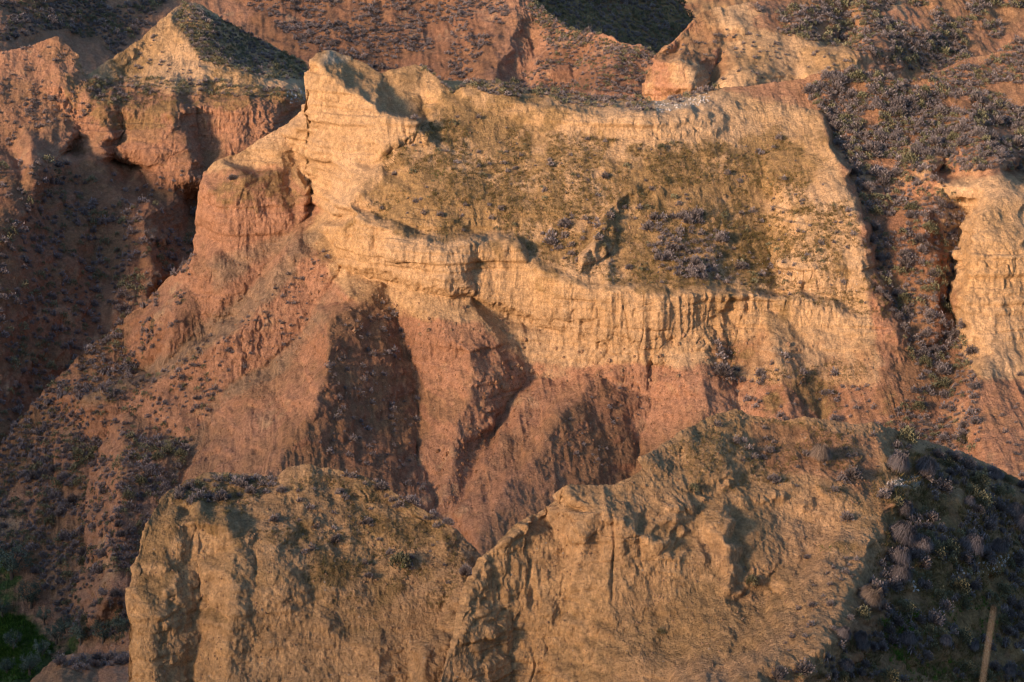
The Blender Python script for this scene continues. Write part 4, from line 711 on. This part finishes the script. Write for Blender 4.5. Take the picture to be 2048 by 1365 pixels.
# ------------------------------------------------------------------ small olive trees on the valley floor
def make_tree(seed):
    r = random.Random(seed); V, T, C_ = [], [], []
    def limb(p, q, r0, r1):
        p, q = np.array(p), np.array(q); d = q - p; d /= np.linalg.norm(d); a = np.cross(d, [0.3, 1, 0.2]); a /= np.linalg.norm(a); b_ = np.cross(d, a); b = len(V); n = 6
        for c_, rr in ((p, r0), (q, r1)):
            for k in range(n): V.append(c_ + (a * math.cos(6.283 * k / n) + b_ * math.sin(6.283 * k / n)) * rr)
        for k in range(n): k2 = (k + 1) % n; T.extend([(b + k, b + k2, b + n + k2), (b + k, b + n + k2, b + n + k)])
        C_.extend([np.array((0.10, 0.08, 0.065))] * (2 * n))
    limb((0, 0, -.15), (.05, .02, .35), .10, .075); tips = []
    for k in range(5):
        a = k * 1.26 + r.uniform(-.3, .3); m = (math.cos(a) * .25, math.sin(a) * .25, .35 + r.uniform(.15, .3)); e = (math.cos(a) * .55, math.sin(a) * .55, .75 + r.uniform(0, .35))
        limb((.05, .02, .33), m, .055, .035); limb(m, e, .035, .012); tips += [m, e]
    trunk = tri_mesh('trunk', np.array(V), np.array(T), np.array(C_))
    V, T, C_ = [], [], []
    cl = [np.array([r.uniform(-.6, .6), r.uniform(-.6, .6), r.uniform(.5, 1.25)]) for _ in range(16)] + [np.array(t) for t in tips]
    for c0 in cl:
        rad = r.uniform(.16, .30); sh0 = r.uniform(.7, 1.3)
        for _ in range(70):
            d = np.array([r.gauss(0, 1) for _ in range(3)]); d /= np.linalg.norm(d); p = c0 + d * rad * r.random() ** .4; u = np.array([r.gauss(0, 1) for _ in range(3)]); u /= np.linalg.norm(u); w = np.cross(u, d); b = len(V); q = r.uniform(.03, .055)
            V += [p - u * q, p + w * q * .6, p + u * q, p - w * q * .6]; T += [(b, b + 1, b + 2), (b, b + 2, b + 3)]; c = np.array((0.10, 0.13, 0.10)) * sh0 * r.uniform(.7, 1.3); C_ += [c] * 4
    return trunk, tri_mesh('crown', np.array(V), np.array(T), np.array(C_))
TREES = [make_tree(s) for s in (1, 2, 3)]
TS = [(24,1160,84,'dark olive tree highest on the valley floor, crown cut by the picture edge'), (62,1215,64,'olive tree with a leaning bare trunk under the first tree'), (112,1292,56,'olive tree in the middle of the green grass'), (28,1300,52,'small olive tree on the green grass beside the bank'), (60,1352,60,'olive tree lowest on the valley floor'), (14,1350,44,'grey olive sapling at the bottom corner of the valley'), (165,1292,62,'olive tree just behind the red mound'), (205,1285,58,'olive tree over the middle of the red mound'), (245,1275,52,'olive tree squeezed between the mound and the butte'), (130,1268,44,'small olive tree under the red bank')]
TS += [(5,1235,50,'olive tree half hidden at the picture edge, below the dark highest tree'), (88,1250,40,'low olive bush at the foot of the red bank'), (85,1320,46,'olive tree standing between the lowest tree and the grass middle')]
tr = random.Random(8)
for k, (x, y, w, lab) in enumerate(TS):
    P, N = locate(mesa, x, y); root = bpy.data.objects.new('olive_tree', None); SC.collection.objects.link(root); s = w * P[1] / F / 1.7
    root.location = P; root.rotation_euler = (0, 0, tr.uniform(0, 6)); root.scale = (s, s, s * tr.uniform(.95, 1.15)); root['label'] = lab; root['category'] = 'tree'; root['group'] = 'olive trees on the valley floor'
    for nm, me in zip(('trunk', 'crown'), TREES[k % 3]):
        c = bpy.data.objects.new(nm, me); SC.collection.objects.link(c); c.parent = root

# ------------------------------------------------------------------ the viewpoint's own ledge with one dry stalk, close to the lens and out of focus
gx, gy = np.meshgrid(np.linspace(-26, 26, 53), np.linspace(-14, 30, 61))
gz = np.where(gy < 4.2, -1.85, -1.85 - (gy - 4.2) * 1.5) - 0.01 * gx ** 2 + 0.15 * fbm(np.stack([gx, gy, 0 * gx], -1), 3, 3, seed=70)
idx = np.arange(gx.size).reshape(gx.shape); me = bpy.data.meshes.new('ledge'); V = np.stack([gx, gy, gz], -1).reshape(-1, 3)
fill_mesh(me, V, np.stack([idx[:-1, :-1], idx[:-1, 1:], idx[1:, 1:], idx[1:, :-1]], -1).reshape(-1), 4)
at = me.attributes.new('tone', 'FLOAT_COLOR', 'POINT'); at.data.foreach_set('color', np.tile(np.array([.3, .19, .11, 1], np.float32), gx.size)); me.materials.append(EARTH)
o = bpy.data.objects.new('ground', me); SC.collection.objects.link(o); o['kind'] = 'structure'; o['label'] = 'earth ledge the photograph is taken from'; o['category'] = 'ground'
def stalk():
    V, T, C_ = [], [], []; pts = [(0.622, 3.0, -1.95, .0010), (0.634, 3.0, -1.5, .0010), (0.641, 3.0, -1.27, .0009), (0.648, 3.0, -1.19, .0010), (0.654, 3.0, -1.13, .0015), (0.658, 3.0, -1.09, .0012), (0.660, 3.0, -1.065, .0005)]
    for x, y, z, r in pts:
        for k in range(6): V.append((x + r * math.cos(k * 1.0472), y + r * math.sin(k * 1.0472), z))
    for q in range(len(pts) - 1):
        for k in range(6): a, b = q * 6 + k, q * 6 + (k + 1) % 6; T += [(a, b, b + 6), (a, b + 6, a + 6)]
    me = tri_mesh('dry_stalk', np.array(V), np.array(T), np.tile(np.array((.19, .16, .13)), (len(V), 1))); o = bpy.data.objects.new('dry_stalk', me); SC.collection.objects.link(o)
    o['label'] = 'blurred dry grass stalk rising close to the camera'; o['category'] = 'grass stalk'
stalk()
# the lowland under everything, out to the horizon
me = bpy.data.meshes.new('plain'); fill_mesh(me, np.array([(-6000, -2000, -75), (6000, -2000, -75), (6000, 9000, -75), (-6000, 9000, -75)], float), np.array([0, 1, 2, 3]), 4)
at = me.attributes.new('tone', 'FLOAT_COLOR', 'POINT'); at.data.foreach_set('color', np.tile(np.array([.27, .16, .09, 1], np.float32), 4)); me.materials.append(EARTH)
o = bpy.data.objects.new('terrain', me); SC.collection.objects.link(o); o['kind'] = 'structure'; o['label'] = 'reddish lowland reaching to the horizon'; o['category'] = 'terrain'
